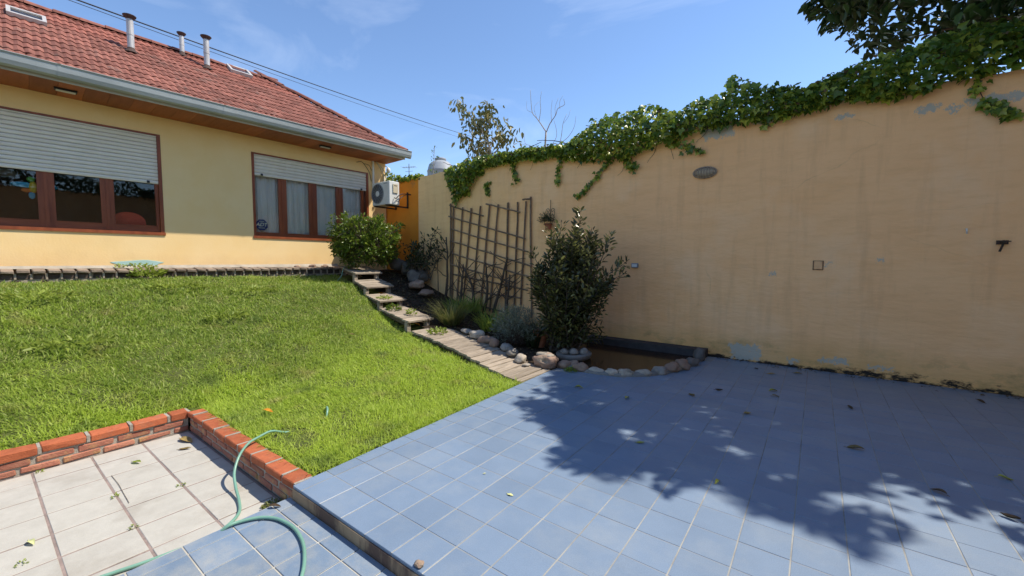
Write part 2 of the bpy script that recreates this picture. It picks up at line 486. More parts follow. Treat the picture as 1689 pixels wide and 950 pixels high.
M['stone_grey'] = surf('grey_cobble', (0.30, 0.275, 0.24), (0.21, 0.19, 0.165), rough=0.88, scale=12, bump=0.6, bscale=45, rand=0.2, col3=(0.13, 0.12, 0.085), scale3=6, lo3=0.52, hi3=0.70)
M['stone_pink'] = surf('reddish_cobble', (0.31, 0.205, 0.15), (0.22, 0.15, 0.11), rough=0.88, scale=10, bump=0.6, bscale=40, rand=0.2, col3=(0.36, 0.29, 0.20), scale3=6, lo3=0.5, hi3=0.66)
M['stone_dark'] = surf('dark_boulder', (0.10, 0.095, 0.09), (0.16, 0.15, 0.135), rough=0.88, scale=7, bump=0.7, bscale=30, rand=0.2)
M['cement'] = surf('pond_cement', (0.24, 0.23, 0.21), (0.16, 0.155, 0.14), rough=0.9, scale=6, bump=0.5, bscale=35)
M['cement_dark'] = surf('pond_lining', (0.06, 0.058, 0.062), (0.04, 0.038, 0.04), rough=0.8, scale=6, bump=0.3)
M['hose'] = surf('hose_green', (0.19, 0.37, 0.285), (0.155, 0.31, 0.235), rough=0.35, scale=6, bump=0.0, spec=0.5)
M['terracotta'] = surf('terracotta', (0.36, 0.135, 0.07), (0.28, 0.10, 0.05), rough=0.85, scale=14, bump=0.2)
M['bark'] = surf('bark', (0.13, 0.10, 0.075), (0.08, 0.062, 0.048), rough=0.95, scale=10, stretch=(2, 2, 0.5), bump=0.8, bscale=25)
M['bark_pale'] = surf('pale_bark', (0.40, 0.36, 0.31), (0.29, 0.26, 0.22), rough=0.9, scale=10, stretch=(2, 2, 0.5), bump=0.5, bscale=25)
M['dry_stem'] = surf('dry_stem', (0.07, 0.05, 0.038), (0.115, 0.085, 0.06), rough=0.95, scale=14, bump=0.6)
M['cable'] = surf('black_cable', (0.03, 0.03, 0.035), rough=0.6, scale=5, bump=0)
M['tank'] = surf('tank_plastic', (0.34, 0.36, 0.38), (0.28, 0.30, 0.32), rough=0.6, scale=3, bump=0.05)
M['sticker_blue'] = surf('sticker_blue', (0.018, 0.032, 0.12), rough=0.4, scale=5, bump=0)
M['sticker_text'] = surf('sticker_print', (0.62, 0.60, 0.42), rough=0.5, scale=5, bump=0)
M['red_cloth'] = surf('red_upholstery', (0.80, 0.10, 0.06), (0.70, 0.08, 0.05), rough=0.7, scale=6, bump=0.1)
M['toy_blue'] = surf('toy_blue', (0.08, 0.42, 0.62), rough=0.6, scale=5, bump=0)
M['toy_yellow'] = surf('toy_yellow', (0.75, 0.52, 0.05), rough=0.6, scale=5, bump=0)
M['toy_orange'] = surf('toy_orange', (0.75, 0.20, 0.03), rough=0.6, scale=5, bump=0)
M['toy_green'] = surf('toy_green', (0.15, 0.42, 0.06), rough=0.6, scale=5, bump=0)
M['shade'] = leafmat('lamp_shade_cloth', (0.55, 0.52, 0.46), (0.55, 0.52, 0.46), rough=0.9, trans=0.3, spec=0.05)
M['cyan_paint'] = surf('pale_cyan_plaster', (0.42, 0.60, 0.56), (0.36, 0.54, 0.50), rough=0.9, scale=8, bump=0.3)
M['cap'] = surf('worn_cap_brick', (0.30, 0.235, 0.18), (0.20, 0.15, 0.115), rough=0.92, scale=9, bump=0.6, bscale=50, rand=0.22, col3=(0.12, 0.09, 0.07), scale3=5, lo3=0.55, hi3=0.7)
M['concrete'] = surf('old_concrete', (0.40, 0.36, 0.30), (0.30, 0.27, 0.22), rough=0.92, scale=5, bump=0.4)
# foliage
M['grass'] = leafmat('grass_blade', (0.17, 0.26, 0.04), (0.325, 0.44, 0.06), (0.52, 0.54, 0.20), p2=0.7, rough=0.5, trans=0.5, spec=0.35, patch=(0.47, 0.60, 0.075))
M['weed'] = leafmat('weed_leaf', (0.20, 0.27, 0.04), (0.34, 0.42, 0.075), rough=0.45, trans=0.5)
M['ivy'] = leafmat('ivy_leaf', (0.055, 0.115, 0.02), (0.19, 0.28, 0.035), (0.48, 0.52, 0.075), p2=0.5, rough=0.28, trans=0.45, spec=0.5)
M['laurel'] = leafmat('laurel_leaf', (0.05, 0.058, 0.026), (0.11, 0.115, 0.045), (0.24, 0.245, 0.075), rough=0.24, trans=0.3, spec=0.6)
M['bush'] = leafmat('bush_leaf', (0.06, 0.11, 0.015), (0.16, 0.24, 0.03), (0.32, 0.37, 0.05), rough=0.28, trans=0.42, spec=0.5)
M['crown'] = leafmat('broad_leaf', (0.018, 0.042, 0.014), (0.036, 0.072, 0.02), (0.07, 0.12, 0.025), rough=0.4, trans=0.2)
M['olive'] = leafmat('olive_leaf', (0.09, 0.11, 0.035), (0.20, 0.19, 0.06), (0.38, 0.29, 0.09), rough=0.45, trans=0.25)
M['dark_leaf'] = leafmat('dark_leaf', (0.022, 0.035, 0.014), (0.055, 0.07, 0.025), rough=0.5, trans=0.2)
M['litter'] = leafmat('litter_leaf', (0.06, 0.04, 0.022), (0.18, 0.12, 0.06), (0.12, 0.16, 0.04), rough=0.7, trans=0.1)
M['lampglass'] = surf('dusty_glass', (0.52, 0.42, 0.29), (0.42, 0.34, 0.23), rough=0.6, scale=20, bump=0.1)
M['lampmetal'] = surf('old_lamp_metal', (0.37, 0.29, 0.21), (0.27, 0.21, 0.15), rough=0.7, scale=20, bump=0.2)
M['ochre_cover'] = surf('painted_cover', (0.80, 0.48, 0.24), (0.70, 0.41, 0.20), rough=0.7, scale=14, bump=0.1)
M['silver'] = leafmat('silver_leaf', (0.16, 0.19, 0.14), (0.24, 0.27, 0.20), (0.30, 0.31, 0.24), rough=0.7, trans=0.25)
M['blade'] = leafmat('tuft_blade', (0.10, 0.13, 0.03), (0.19, 0.20, 0.06), (0.34, 0.29, 0.13), rough=0.5, trans=0.3)
M['dry_leaf'] = surf('dry_leaf', (0.34, 0.25, 0.09), (0.20, 0.13, 0.05), rough=0.7, scale=30, bump=0.1, rand=0.3)
M['yellow_leaf'] = surf('yellow_leaf', (0.42, 0.40, 0.06), (0.30, 0.30, 0.05), rough=0.6, scale=30, bump=0.1, rand=0.2)
M['brown_leaf'] = surf('brown_leaf', (0.12, 0.075, 0.04), (0.07, 0.045, 0.025), rough=0.8, scale=30, bump=0.1, rand=0.3)
M['orange_leaf'] = surf('orange_leaf', (0.70, 0.33, 0.03), (0.55, 0.22, 0.02), rough=0.6, scale=30, bump=0.1)
M['petal'] = surf('pale_petal', (0.62, 0.64, 0.30), (0.55, 0.55, 0.25), rough=0.6, scale=30, bump=0.0)

def water_material():
    m = bpy.data.materials.new('muddy_water')
    m.use_nodes = True
    n, l = m.node_tree.nodes, m.node_tree.links
    b = n['Principled BSDF']
    b.inputs['Roughness'].default_value = 0.14
    b.inputs['IOR'].default_value = 1.33
    g = n.new('ShaderNodeNewGeometry')
    t = n.new('ShaderNodeTexNoise')
    t.inputs['Scale'].default_value = 4
    t.inputs['Detail'].default_value = 7
    l.new(g.outputs['Position'], t.inputs['Vector'])
    rr = ramp(n, [(0.35, (0.026, 0.012, 0.006)), (0.7, (0.055, 0.027, 0.012))])
    l.new(t.outputs['Fac'], rr.inputs['Fac'])
    l.new(rr.outputs['Color'], b.inputs['Base Color'])
    t2 = n.new('ShaderNodeTexNoise')
    t2.inputs['Scale'].default_value = 9
    l.new(g.outputs['Position'], t2.inputs['Vector'])
    bp = n.new('ShaderNodeBump')
    bp.inputs['Strength'].default_value = 0.05
    l.new(t2.outputs['Fac'], bp.inputs['Height'])
    l.new(bp.outputs['Normal'], b.inputs['Normal'])
    return m
M['water'] = water_material()

# ------------------------------------------------------------------ helpers
def V(*a):
    return Vector(a)

_ico = {}
def ico(sub):
    if sub not in _ico:
        bm = bmesh.new()
        bmesh.ops.create_icosphere(bm, subdivisions=sub, radius=1.0)
        bm.verts.ensure_lookup_table()
        _ico[sub] = ([v.co.copy() for v in bm.verts], [[v.index for v in f.verts] for f in bm.faces])
        bm.free()
    return _ico[sub]

class MB:
    """collects shapes and links them as one mesh object"""
    def __init__(s):
        s.v, s.f, s.m = [], [], []
    def add(s, vs, fs, mi=0):
        o = len(s.v)
        s.v.extend([tuple(p) for p in vs])
        for f in fs:
            s.f.append([i + o for i in f])
            s.m.append(mi)
        return s
    def box(s, x0, x1, y0, y1, z0, z1, mi=0):
        vs = [(x, y, z) for z in (z0, z1) for y in (y0, y1) for x in (x0, x1)]
        return s.add(vs, [(0, 2, 3, 1), (4, 5, 7, 6), (0, 1, 5, 4), (2, 6, 7, 3), (0, 4, 6, 2), (1, 3, 7, 5)], mi)
    def bar(s, p0, p1, w, h, mi=0, upv=(0, 0, 1)):
        p0, p1 = Vector(p0), Vector(p1)
        d = (p1 - p0).normalized()
        u = Vector(upv)
        sx = d.cross(u)
        if sx.length < 1e-4:
            sx = d.cross(Vector((1, 0, 0)))
        sx.normalize()
        uu = sx.cross(d)
        vs = []
        for p in (p0, p1):
            for a, b in ((-1, -1), (1, -1), (1, 1), (-1, 1)):
                vs.append(p + sx * (a * w / 2) + uu * (b * h / 2))
        return s.add(vs, [(3, 2, 1, 0), (4, 5, 6, 7), (0, 1, 5, 4), (1, 2, 6, 5), (2, 3, 7, 6), (3, 0, 4, 7)], mi)
    def tube(s, pts, rad, n=8, mi=0, cap=True):
        pts = [Vector(p) for p in pts]
        if isinstance(rad, (int, float)):
            rad = [rad] * len(pts)
        vs, fs = [], []
        prev = None
        for i, p in enumerate(pts):
            d = (pts[min(i + 1, len(pts) - 1)] - pts[max(i - 1, 0)])
            d = d.normalized() if d.length > 1e-9 else Vector((0, 0, 1))
            if prev is None:
                a = d.cross(Vector((0, 0, 1)))
                if a.length < 0.05:
                    a = d.cross(Vector((1, 0, 0)))
            else:
                a = prev - d * prev.dot(d)
            a.normalize()
            prev = a
            b = d.cross(a)
            for k in range(n):
                t = 2 * math.pi * k / n
                vs.append(p + (a * math.cos(t) + b * math.sin(t)) * rad[i])
        for i in range(len(pts) - 1):
            for k in range(n):
                k2 = (k + 1) % n
                fs.append((i * n + k, i * n + k2, (i + 1) * n + k2, (i + 1) * n + k))
        if cap:
            fs.append(tuple(range(n - 1, -1, -1)))
            fs.append(tuple((len(pts) - 1) * n + k for k in range(n)))
        return s.add(vs, fs, mi)
    def lathe(s, prof, c=(0, 0, 0), n=20, mi=0, axis='z'):
        vs, fs = [], []
        for (r, z) in prof:
            for k in range(n):
                t = 2 * math.pi * k / n
                a, b = r * math.cos(t), r * math.sin(t)
                if axis == 'z':
                    q = (c[0] + a, c[1] + b, c[2] + z)
                elif axis == 'y':
                    q = (c[0] + a, c[1] + z, c[2] + b)
                else:
                    q = (c[0] + z, c[1] + a, c[2] + b)
                vs.append(q)
        for i in range(len(prof) - 1):
            for k in range(n):
                k2 = (k + 1) % n
                fs.append((i * n + k, i * n + k2, (i + 1) * n + k2, (i + 1) * n + k))
        fs.append(tuple(range(n - 1, -1, -1)))
        fs.append(tuple((len(prof) - 1) * n + k for k in range(n)))
        return s.add(vs, fs, mi)
    def prism(s, poly, z0, z1, mi=0):
        n = len(poly)
        vs = [(x, y, z0) for x, y in poly] + [(x, y, z1) for x, y in poly]
        fs = [tuple(range(n - 1, -1, -1)), tuple(range(n, 2 * n))]
        fs += [(i, (i + 1) % n, n + (i + 1) % n, n + i) for i in range(n)]
        return s.add(vs, fs, mi)
    def blob(s, c, r, seed=0, rough=0.18, freq=1.3, sub=3, mi=0, rz=0.0, flat=1.0):
        vs0, fs = ico(sub)
        vs = []
        off = Vector((seed * 3.7, seed * 1.9, seed * 5.3))
        cz, sz = math.cos(rz), math.sin(rz)
        for p in vs0:
            k = 1 + rough * mnoise.noise(p * freq + off) + rough * 0.35 * mnoise.noise(p * freq * 3.1 + off)
            x, y, z = p.x * r[0] * k, p.y * r[1] * k, p.z * r[2] * k
            if z < 0:
                z *= flat
            vs.append((c[0] + x * cz - y * sz, c[1] + x * sz + y * cz, c[2] + z))
        return s.add(vs, fs, mi)
    def mesh(s, name, mats, smooth=False):
        me = bpy.data.meshes.new(name)
        me.from_pydata(s.v, [], s.f)
        if not isinstance(mats, (list, tuple)):
            mats = [mats]
        for m in mats:
            me.materials.append(M[m] if isinstance(m, str) else m)
        if len(mats) > 1:
            me.polygons.foreach_set('material_index', s.m)
        if smooth:
            me.polygons.foreach_set('use_smooth', [True] * len(me.polygons))
        me.update()
        return me
    def build(s, name, mats, parent=None, smooth=False, loc=None, rot=None):
        return link(name, s.mesh(name, mats, smooth), parent, loc, rot)

def link(name, me, parent=None, loc=None, rot=None):
    o = bpy.data.objects.new(name, me)
    COL.objects.link(o)
    if parent is not None:
        o.parent = parent
    if loc is not None:
        o.location = loc
    if rot is not None:
        o.rotation_euler = rot
    return o

def tag(o, label=None, cat=None, group=None, kind=None):
    if label:
        o['label'] = label
    if cat:
        o['category'] = cat
    if group:
        o['group'] = group
    if kind:
        o['kind'] = kind
    return o

def thing(name, label, cat, loc=(0, 0, 0), rz=0.0, group=None):
    o = bpy.data.objects.new(name, None)
    COL.objects.link(o)
    o.empty_display_size = 0.1
    o.location = loc
    o.rotation_euler = (0, 0, rz)
    return tag(o, label, cat, group)

def bevelled(x, y, z, b=0.006, name='brick', mats=('brick_orange',), jitter=0.0, seed=0):
    """box of size x,y,z centred in plan, base at 0, all edges bevelled, corners slightly uneven"""
    rr = random.Random(seed)
    bm = bmesh.new()
    bmesh.ops.create_cube(bm, size=1.0)
    for v in bm.verts:
        v.co = Vector((v.co.x * x, v.co.y * y, (v.co.z + 0.5) * z))
        v.co += Vector((rr.uniform(-jitter, jitter), rr.uniform(-jitter, jitter), rr.uniform(-jitter, jitter)))
    bmesh.ops.bevel(bm, geom=list(bm.edges), offset=b, segments=1, affect='EDGES', profile=0.5)
    me = bpy.data.meshes.new(name)
    bm.to_mesh(me)
    bm.free()
    for m in mats:
        me.materials.append(M[m])
    return me

def tile_mesh(name, w, d, mat, t=0.02, b=0.002):
    m = MB()
    vs = []
    for z, k in ((-t, 0), (-b, 0), (0, b)):
        for sx, sy in ((-1, -1), (1, -1), (1, 1), (-1, 1)):
            vs.append((sx * (w / 2 - k), sy * (d / 2 - k), z))
    fs = [(3, 2, 1, 0), (8, 9, 10, 11)]
    for j in (0, 4):
        fs += [(j + i, j + (i + 1) % 4, j + 4 + (i + 1) % 4, j + 4 + i) for i in range(4)]
    m.add(vs, fs)
    return m.mesh(name, mat)

def leaves(name, pos, axis, nrm, L, W, mat, parent=None, fold=0.25, shape='leaf', droop=0.0):
    """many separate leaves as one mesh; pos (n,3), axis = direction of the midrib, nrm = approximate face normal"""
    pos = np.asarray(pos, float)
    n = len(pos)
    axis = np.asarray(axis, float)
    axis = axis / (np.linalg.norm(axis, axis=1, keepdims=True) + 1e-9)
    nrm = np.asarray(nrm, float)
    side = np.cross(axis, nrm)
    side /= (np.linalg.norm(side, axis=1, keepdims=True) + 1e-9)
    nn = np.cross(side, axis)
    L = np.broadcast_to(np.asarray(L, float), (n,))[:, None]
    W = np.broadcast_to(np.asarray(W, float), (n,))[:, None]
    if shape == 'leaf':      # pointed oval folded along the midrib
        pts = [(0, 0, 0), (0.30, 0.5, fold), (0.70, 0.38, fold), (1, 0, -droop), (0.70, -0.38, fold), (0.30, -0.5, fold)]
        tris = [(0, 3, 2, 1), (0, 5, 4, 3)]
    elif shape == 'ivy':     # five-cornered leaf
        pts = [(0, 0, 0), (-0.10, 0.34, 0.10), (0.30, 0.62, 0.05), (0.52, 0.26, 0.12), (1, 0, -0.12), (0.52, -0.26, 0.12), (0.30, -0.62, 0.05), (-0.10, -0.34, 0.10)]
        tris = [(0, 4, 3, 2), (0, 2, 1), (0, 6, 5, 4), (0, 7, 6)]
    else:                    # blade
        pts = [(0, -0.5, 0), (0, 0.5, 0), (0.55, 0.36, -0.10), (0.55, -0.36, -0.10), (1, 0, -0.10 - droop)]
        tris = [(0, 3, 2, 1), (3, 4, 2)]
    k = len(pts)
    co = np.empty((n, k, 3))
    for i, (a, b, c) in enumerate(pts):
        co[:, i] = pos + axis * (a * L) + side * (b * W) + nn * (c * (W if shape != 'blade' else L))
    loops, starts, tot = [], [], []
    base = np.arange(n)[:, None] * k
    idx = np.concatenate([base + np.array(t)[None] for t in tris], axis=1)
    sizes = np.array([len(t) for t in tris])
    per = sizes.sum()
    ls = (np.arange(n)[:, None] * per + np.concatenate([[0], np.cumsum(sizes)[:-1]])[None]).ravel()
    me = bpy.data.meshes.new(name)
    me.vertices.add(n * k)
    me.vertices.foreach_set('co', co.ravel())
    me.loops.add(n * per)
    me.loops.foreach_set('vertex_index', idx.ravel().astype(np.int32))
    me.polygons.add(n * len(tris))
    me.polygons.foreach_set('loop_start', ls.astype(np.int32))
    me.polygons.foreach_set('loop_total', np.tile(sizes, n).astype(np.int32))
    me.update(calc_edges=True)
    me.materials.append(M[mat])
    o = link(name, me, parent)
    return o

def rnd_dirs(n, zmin=-1, zmax=1):
    z = rng.uniform(zmin, zmax, n)
    t = rng.uniform(0, 2 * np.pi, n)
    r = np.sqrt(np.maximum(0, 1 - z * z))
    return np.stack([r * np.cos(t), r * np.sin(t), z], 1)

def catmull(pts, k=8):
    pts = [Vector(p) for p in pts]
    P = [pts[0] * 2 - pts[1]] + pts + [pts[-1] * 2 - pts[-2]]
    out = []
    for i in range(1, len(P) - 2):
        for j in range(k):
            t = j / k
            a, b, c, d = P[i - 1], P[i], P[i + 1], P[i + 2]
            out.append(0.5 * ((2 * b) + (c - a) * t + (2 * a - 5 * b + 4 * c - d) * t * t + (3 * b - a - 3 * c + d) * t ** 3))
    out.append(pts[-1])
    return out

def sstep(a, b, x):
    t = np.clip((x - a) / (b - a), 0, 1)
    return t * t * (3 - 2 * t)

# ------------------------------------------------------------------ ground levels
GX = [-12, -9.7, -9.0, -8.5, -7.9, -7.2, -6.5, -5.9, -4.7, -3.8, -3.0, 0]
GZ = [1.30, 1.21, 1.08, 1.0, 0.78, 0.53, 0.34, 0.21, 0.10, 0.02, -0.02, -0.02]
HX = [-12, -9.8, -9.2, -8.0, -6.5, -5.4, 0]
HZ = [1.30, 1.20, 1.08, 0.75, 0.28, -0.02, -0.02]
def lawn_z(x, y):
    g = np.interp(x, GX, GZ)
    h = np.interp(x, HX, HZ)
    b = sstep(1.5, 4.2, np.asarray(y, float))
    und = 0.02 * np.sin(2.1 * np.asarray(x) + 1.3 * np.asarray(y)) * sstep(0, 0.6, -5.6 - np.asarray(x))
    return h * (1 - b) + g * b + und
BX = [-12, -9.5, -8.5, -7.2, -6.0, -5.0, -4.0, -3.3, 0]
BZ = [1.40, 1.33, 1.0, 0.55, 0.27, 0.17, 0.06, -0.02, -0.02]
def bed_z(x, y):
    return np.interp(x, BX, BZ) + 0.05 * np.sin(3 * np.asarray(x)) * np.cos(2.3 * np.asarray(y))
def path_y(x):            # lawn side edge of the boardwalk and steps
    return 4.298 + (-3.063 - x) * 0.198

# ------------------------------------------------------------------ setting: ground, lawn, bed
m = MB()
m.add([(-400, -400, -0.32), (400, -400, -0.32), (400, 400, -0.32), (-400, 400, -0.32)], [(0, 1, 2, 3)])
tag(m.build('ground', 'earth'), kind='structure')

def sheet(name, xs, ys, zf, mat, keep=None):
    m = MB()
    X, Y = np.meshgrid(xs, ys, indexing='ij')
    Z = zf(X, Y)
    ny = len(ys)
    vs = np.stack([X, Y, Z], -1).reshape(-1, 3)
    fs = []
    for i in range(len(xs) - 1):
        for j in range(ny - 1):
            if keep is None or keep((xs[i] + xs[i + 1]) / 2, (ys[j] + ys[j + 1]) / 2):
                fs.append((i * ny + j, (i + 1) * ny + j, (i + 1) * ny + j + 1, i * ny + j + 1))
    m.add(vs.tolist(), fs)
    o = m.build(name, mat, smooth=True)
    return tag(o, kind='structure')

sheet('lawn', np.arange(-10.3, -2.9, 0.1).tolist() + [-2.93], np.arange(-3.0, 6.01, 0.1),
      lambda x, y: np.where((x > -5.30) & (y < 1.40), -0.45, lawn_z(x, y)), 'turf',
      keep=lambda x, y: not (x > -5.30 and y < 1.40) and y < path_y(x) + 0.45 and not (x > -3.02 and y < 5))
sheet('flower_bed', np.arange(-10.2, -2.95, 0.12), np.arange(4.9, 7.5, 0.12), bed_z, 'soil',
      keep=lambda x, y: y > path_y(x) + 0.42 and not (x > -3.35 and y > 5.1))

# ------------------------------------------------------------------ setting: blue upper patio
T, OX, OY = 0.25, -2.5483, 1.3177
EDGE = lambda y: -2.908 - (y - 1.318) * 0.0415       # outer edge along the lawn
POND = [(-3.15, 5.25), (-2.9, 5.22), (-2.5, 5.24), (-2.15, 5.33), (-1.85, 5.62), (-1.66, 6.0), (-1.52, 6.45), (-1.45, 6.95), (-1.38, 7.46), (-3.6, 7.46), (-3.6, 5.4)]
def inside(p, poly):
    x, y = p
    c = False
    for i in range(len(poly)):
        (x1, y1), (x2, y2) = poly[i], poly[i - 1]
        if (y1 > y) != (y2 > y) and x < (x2 - x1) * (y - y1) / (y2 - y1) + x1:
            c = not c
    return c

m = MB()
m.prism([(EDGE(1.322), 1.322), (8, 1.322), (8, 7.46), (-3.06, 7.46), (EDGE(5.0), 5.0)], -0.30, -0.0022, 0)
patio = m.build('blue_patio', ['grout_deck'])
tag(patio, kind='structure')
# rough painted face of the step
m = MB()
m.box(-2.905, 8, 1.312, 1.3215, -0.30, -0.019, 0)
m.build('step_face', 'riser', patio)
full = tile_mesh('tile', T - 0.0065, T - 0.006, 'tile_blue')
half_first = {}
cells = []
for j in range(0, 25):
    y0 = OY + j * T
    y1 = min(y0 + T, 7.455)
    if y1 - y0 < 0.04:
        continue
    for i in range(-1, 42):
        x0 = OX + i * T
        cx, cy = x0 + T / 2, (y0 + y1) / 2
        if inside((cx, cy), POND):
            continue
        dist = math.hypot(cx, cy)
        fwd = -0.5976 * cx + 0.8018 * cy
        seen = fwd > 1.75 and cx < 0.275 * cy + 0.22
        cells.append((0 if seen else 1, dist, cx, cy, y1 - y0))
cells.sort()
shared = {}
rest = MB()
for k, (sn, dist, cx, cy, dy) in enumerate(cells):
    tx, ty, tz = random.gauss(0, 0.0016), random.gauss(0, 0.0016), random.uniform(-0.0008, 0.0008)
    if k < 275:
        key = round(dy, 3)
        if key not in shared:
            shared[key] = full if abs(dy - T) < 1e-6 else tile_mesh('tile', T - 0.0065, dy - 0.006, 'tile_blue')
        link('tile', shared[key], patio, (cx, cy, tz), (tx, ty, 0))
    else:
        w, d = (T - 0.0065) / 2, (dy - 0.006) / 2
        rest.add([(cx - w, cy - d, -0.02), (cx + w, cy - d, -0.02), (cx + w, cy + d, -0.02), (cx - w, cy + d, -0.02),
                  (cx - w, cy - d, tz - tx * w), (cx + w, cy - d, tz + tx * w), (cx + w, cy + d, tz + tx * w), (cx - w, cy + d, tz - tx * w)],
                 [(4, 5, 6, 7), (0, 1, 5, 4), (1, 2, 6, 5), (2, 3, 7, 6), (3, 0, 4, 7)])
tag(rest.build('tile_field', 'tile_blue', patio), kind='stuff')
# cut tiles along the lawn edge
for j in range(0, 15):
    y0, y1 = OY + j * T + 0.0035, OY + (j + 1) * T - 0.0035
    xr = OX - T - 0.0045
    xa, xb = EDGE(y0), EDGE(y1)
    cx, cy = (xa + xr) / 2, (y0 + y1) / 2
    m = MB()
    m.prism([(xa - cx, y0 - cy), (xr - cx, y0 - cy), (xr - cx, y1 - cy), (xb - cx, y1 - cy)], -0.02, 0.0)
    m.build('tile', 'tile_blue', patio, loc=(cx, cy, random.uniform(-0.001, 0.001)))

# ------------------------------------------------------------------ setting: lower blue strip and white patio
ZB, ZW = -0.095, -0.200
m = MB()
m.prism([(-2.955, 1.318), (-2.80, -4.5), (8, -4.5), (8, 1.318)], -0.31, ZB - 0.005)
strip = m.build('blue_strip', 'grout_cream')
tag(strip, kind='structure')
sm = tile_mesh('tile', T - 0.009, T - 0.009, 'tile_blue_worn')
tile_strip = {}
for j in range(0, 9):
    y1 = 1.19 - (j - 1) * T if j else 1.312
    y0 = 1.19 - j * T
    for i in range(-1, 9):
        x0 = -2.83 + i * T
        x1 = x0 + T
        if i == -1:
            yc = (y0 + y1) / 2
            x0 = -2.952 + (1.318 - yc) * 0.0266
        w, d = x1 - x0 - 0.009, y1 - y0 - 0.009
        if w < 0.02:
            continue
        key = (round(w, 2), round(d, 2))
        me = sm if key == (round(T - 0.009, 2),) * 2 else tile_strip.setdefault(key, tile_mesh('tile', w, d, 'tile_blue_worn'))
        link('tile', me, strip, ((x0 + x1) / 2, (y0 + y1) / 2, ZB + random.uniform(-0.001, 0.001)))

m = MB()
m.prism([(-5.23, -3.0), (-2.82, -3.0), (-2.955, 1.34), (-5.23, 1.34)], -0.33, ZW - 0.0035)
white = m.build('white_patio', 'grout_mauve')
tag(white, kind='structure')
xs = [-5.215, -4.97, -4.625, -4.275, -3.93, -3.585, -3.24, -2.965]
ys = [1.33, 0.96, 0.61, 0.26, -0.09, -0.44, -0.79]
tw = {}
for j in range(len(ys) - 1):
    for i in range(len(xs) - 1):
        w, d = xs[i + 1] - xs[i] - 0.015, ys[j] - ys[j + 1] - 0.015
        if i == len(xs) - 2:
            w += 0.04 - 0.0 + j * 0.012
        key = (round(w, 3), round(d, 3))
        if key not in tw:
            tw[key] = tile_mesh('tile', w, d, 'tile_white', b=0.0025)
        link('tile', tw[key], white, (xs[i] + 0.0075 + w / 2, (ys[j] + ys[j + 1]) / 2, ZW + random.uniform(-0.0015, 0.0015)), (random.gauss(0, .002), random.gauss(0, .002), random.gauss(0, 0.003)))

# ------------------------------------------------------------------ low brick walls round the white patio
def low_wall(name, label, horizontal, a0, a1, face, back, joints, seed):
    """retaining wall along x (horizontal) or y; two rough courses set in mortar and a coping of orange bricks"""
    t = thing(name, label, 'wall')
    sgn = 1 if back > face else -1
    m = MB()
    lo, hi = sorted((face + sgn * 0.014, back - sgn * 0.004))
    if horizontal:
        m.box(a0, a1, lo, hi, -0.40, -0.012)
    else:
        m.box(lo, hi, a0, a1, -0.40, -0.012)
    m.build('mortar_core', 'mortar', t)
    rr = random.Random(seed)
    def place(nm, c, ln, wd, ht, z, mat, jit, s):
        me = bevelled(ln, wd, ht, 0.007, nm, (mat,), jit, s)
        o = link(nm, me, t, (c[0], c[1], z), (rr.gauss(0, 0.008), rr.gauss(0, 0.008), (0 if horizontal else math.pi / 2) + rr.gauss(0, 0.012)))
        return o
    k = 0
    for c0, c1 in zip(joints[:-1], joints[1:]):
        ln = abs(c1 - c0) - 0.026
        mid = (c0 + c1) / 2
        wdt = abs(back - face) + 0.01
        c = (mid, (face + back) / 2) if horizontal else ((face + back) / 2, mid)
        place('brick', c, ln, wdt, 0.062 + rr.uniform(-0.003, 0.003), -0.058, 'brick_orange', 0.007, seed * 50 + k)
        # raised mortar between coping bricks
        mj = MB()
        if horizontal:
            mj.box(-0.011, 0.011, -wdt / 2 + 0.006, wdt / 2 - 0.004, -0.058, 0.004 + rr.uniform(-0.004, 0.004))
        else:
            mj.box(-wdt / 2 + 0.004, wdt / 2 - 0.006, -0.011, 0.011, -0.058, 0.004 + rr.uniform(-0.004, 0.004))
        pc = (c1, (face + back) / 2, 0) if horizontal else ((face + back) / 2, c1, 0)
        mj.build('mortar_joint', 'mortar', t, loc=pc)
        k += 1
    for course, z in ((0, -0.127), (1, -0.192)):
        a = a0 + (0.05 if course == 0 else 0.17) - 0.3
        while a < a1:
            ln = rr.uniform(0.215, 0.25)
            b0, b1 = max(a, a0), min(a + ln, a1)
            if b1 - b0 > 0.04:
                mid = (b0 + b1) / 2
                d = face + sgn * 0.052
                c = (mid, d) if horizontal else (d, mid)
                place('brick', c, b1 - b0, 0.095, 0.05, z, 'brick_old', 0.005, seed * 90 + k)
                k += 1
            a += ln + rr.uniform(0.018, 0.03)
    return t
low_wall('brick_wall', 'low old brick retaining wall facing us between the lawn and white patio', False, -2.0, 1.335, -5.22, -5.36,
         [1.345, 1.176, 0.892, 0.602, 0.311, 0.015, -0.28, -0.57, -0.86, -1.15, -1.45, -1.75, -2.0][::-1], 3)
low_wall('brick_wall', 'low brick retaining wall capped in orange brick, crossed by the green hose', True, -5.21, -2.93, 1.335, 1.46,
         [-5.235, -5.07, -4.80, -4.49, -4.21, -3.945, -3.66, -3.385, -3.11, -2.925], 5)

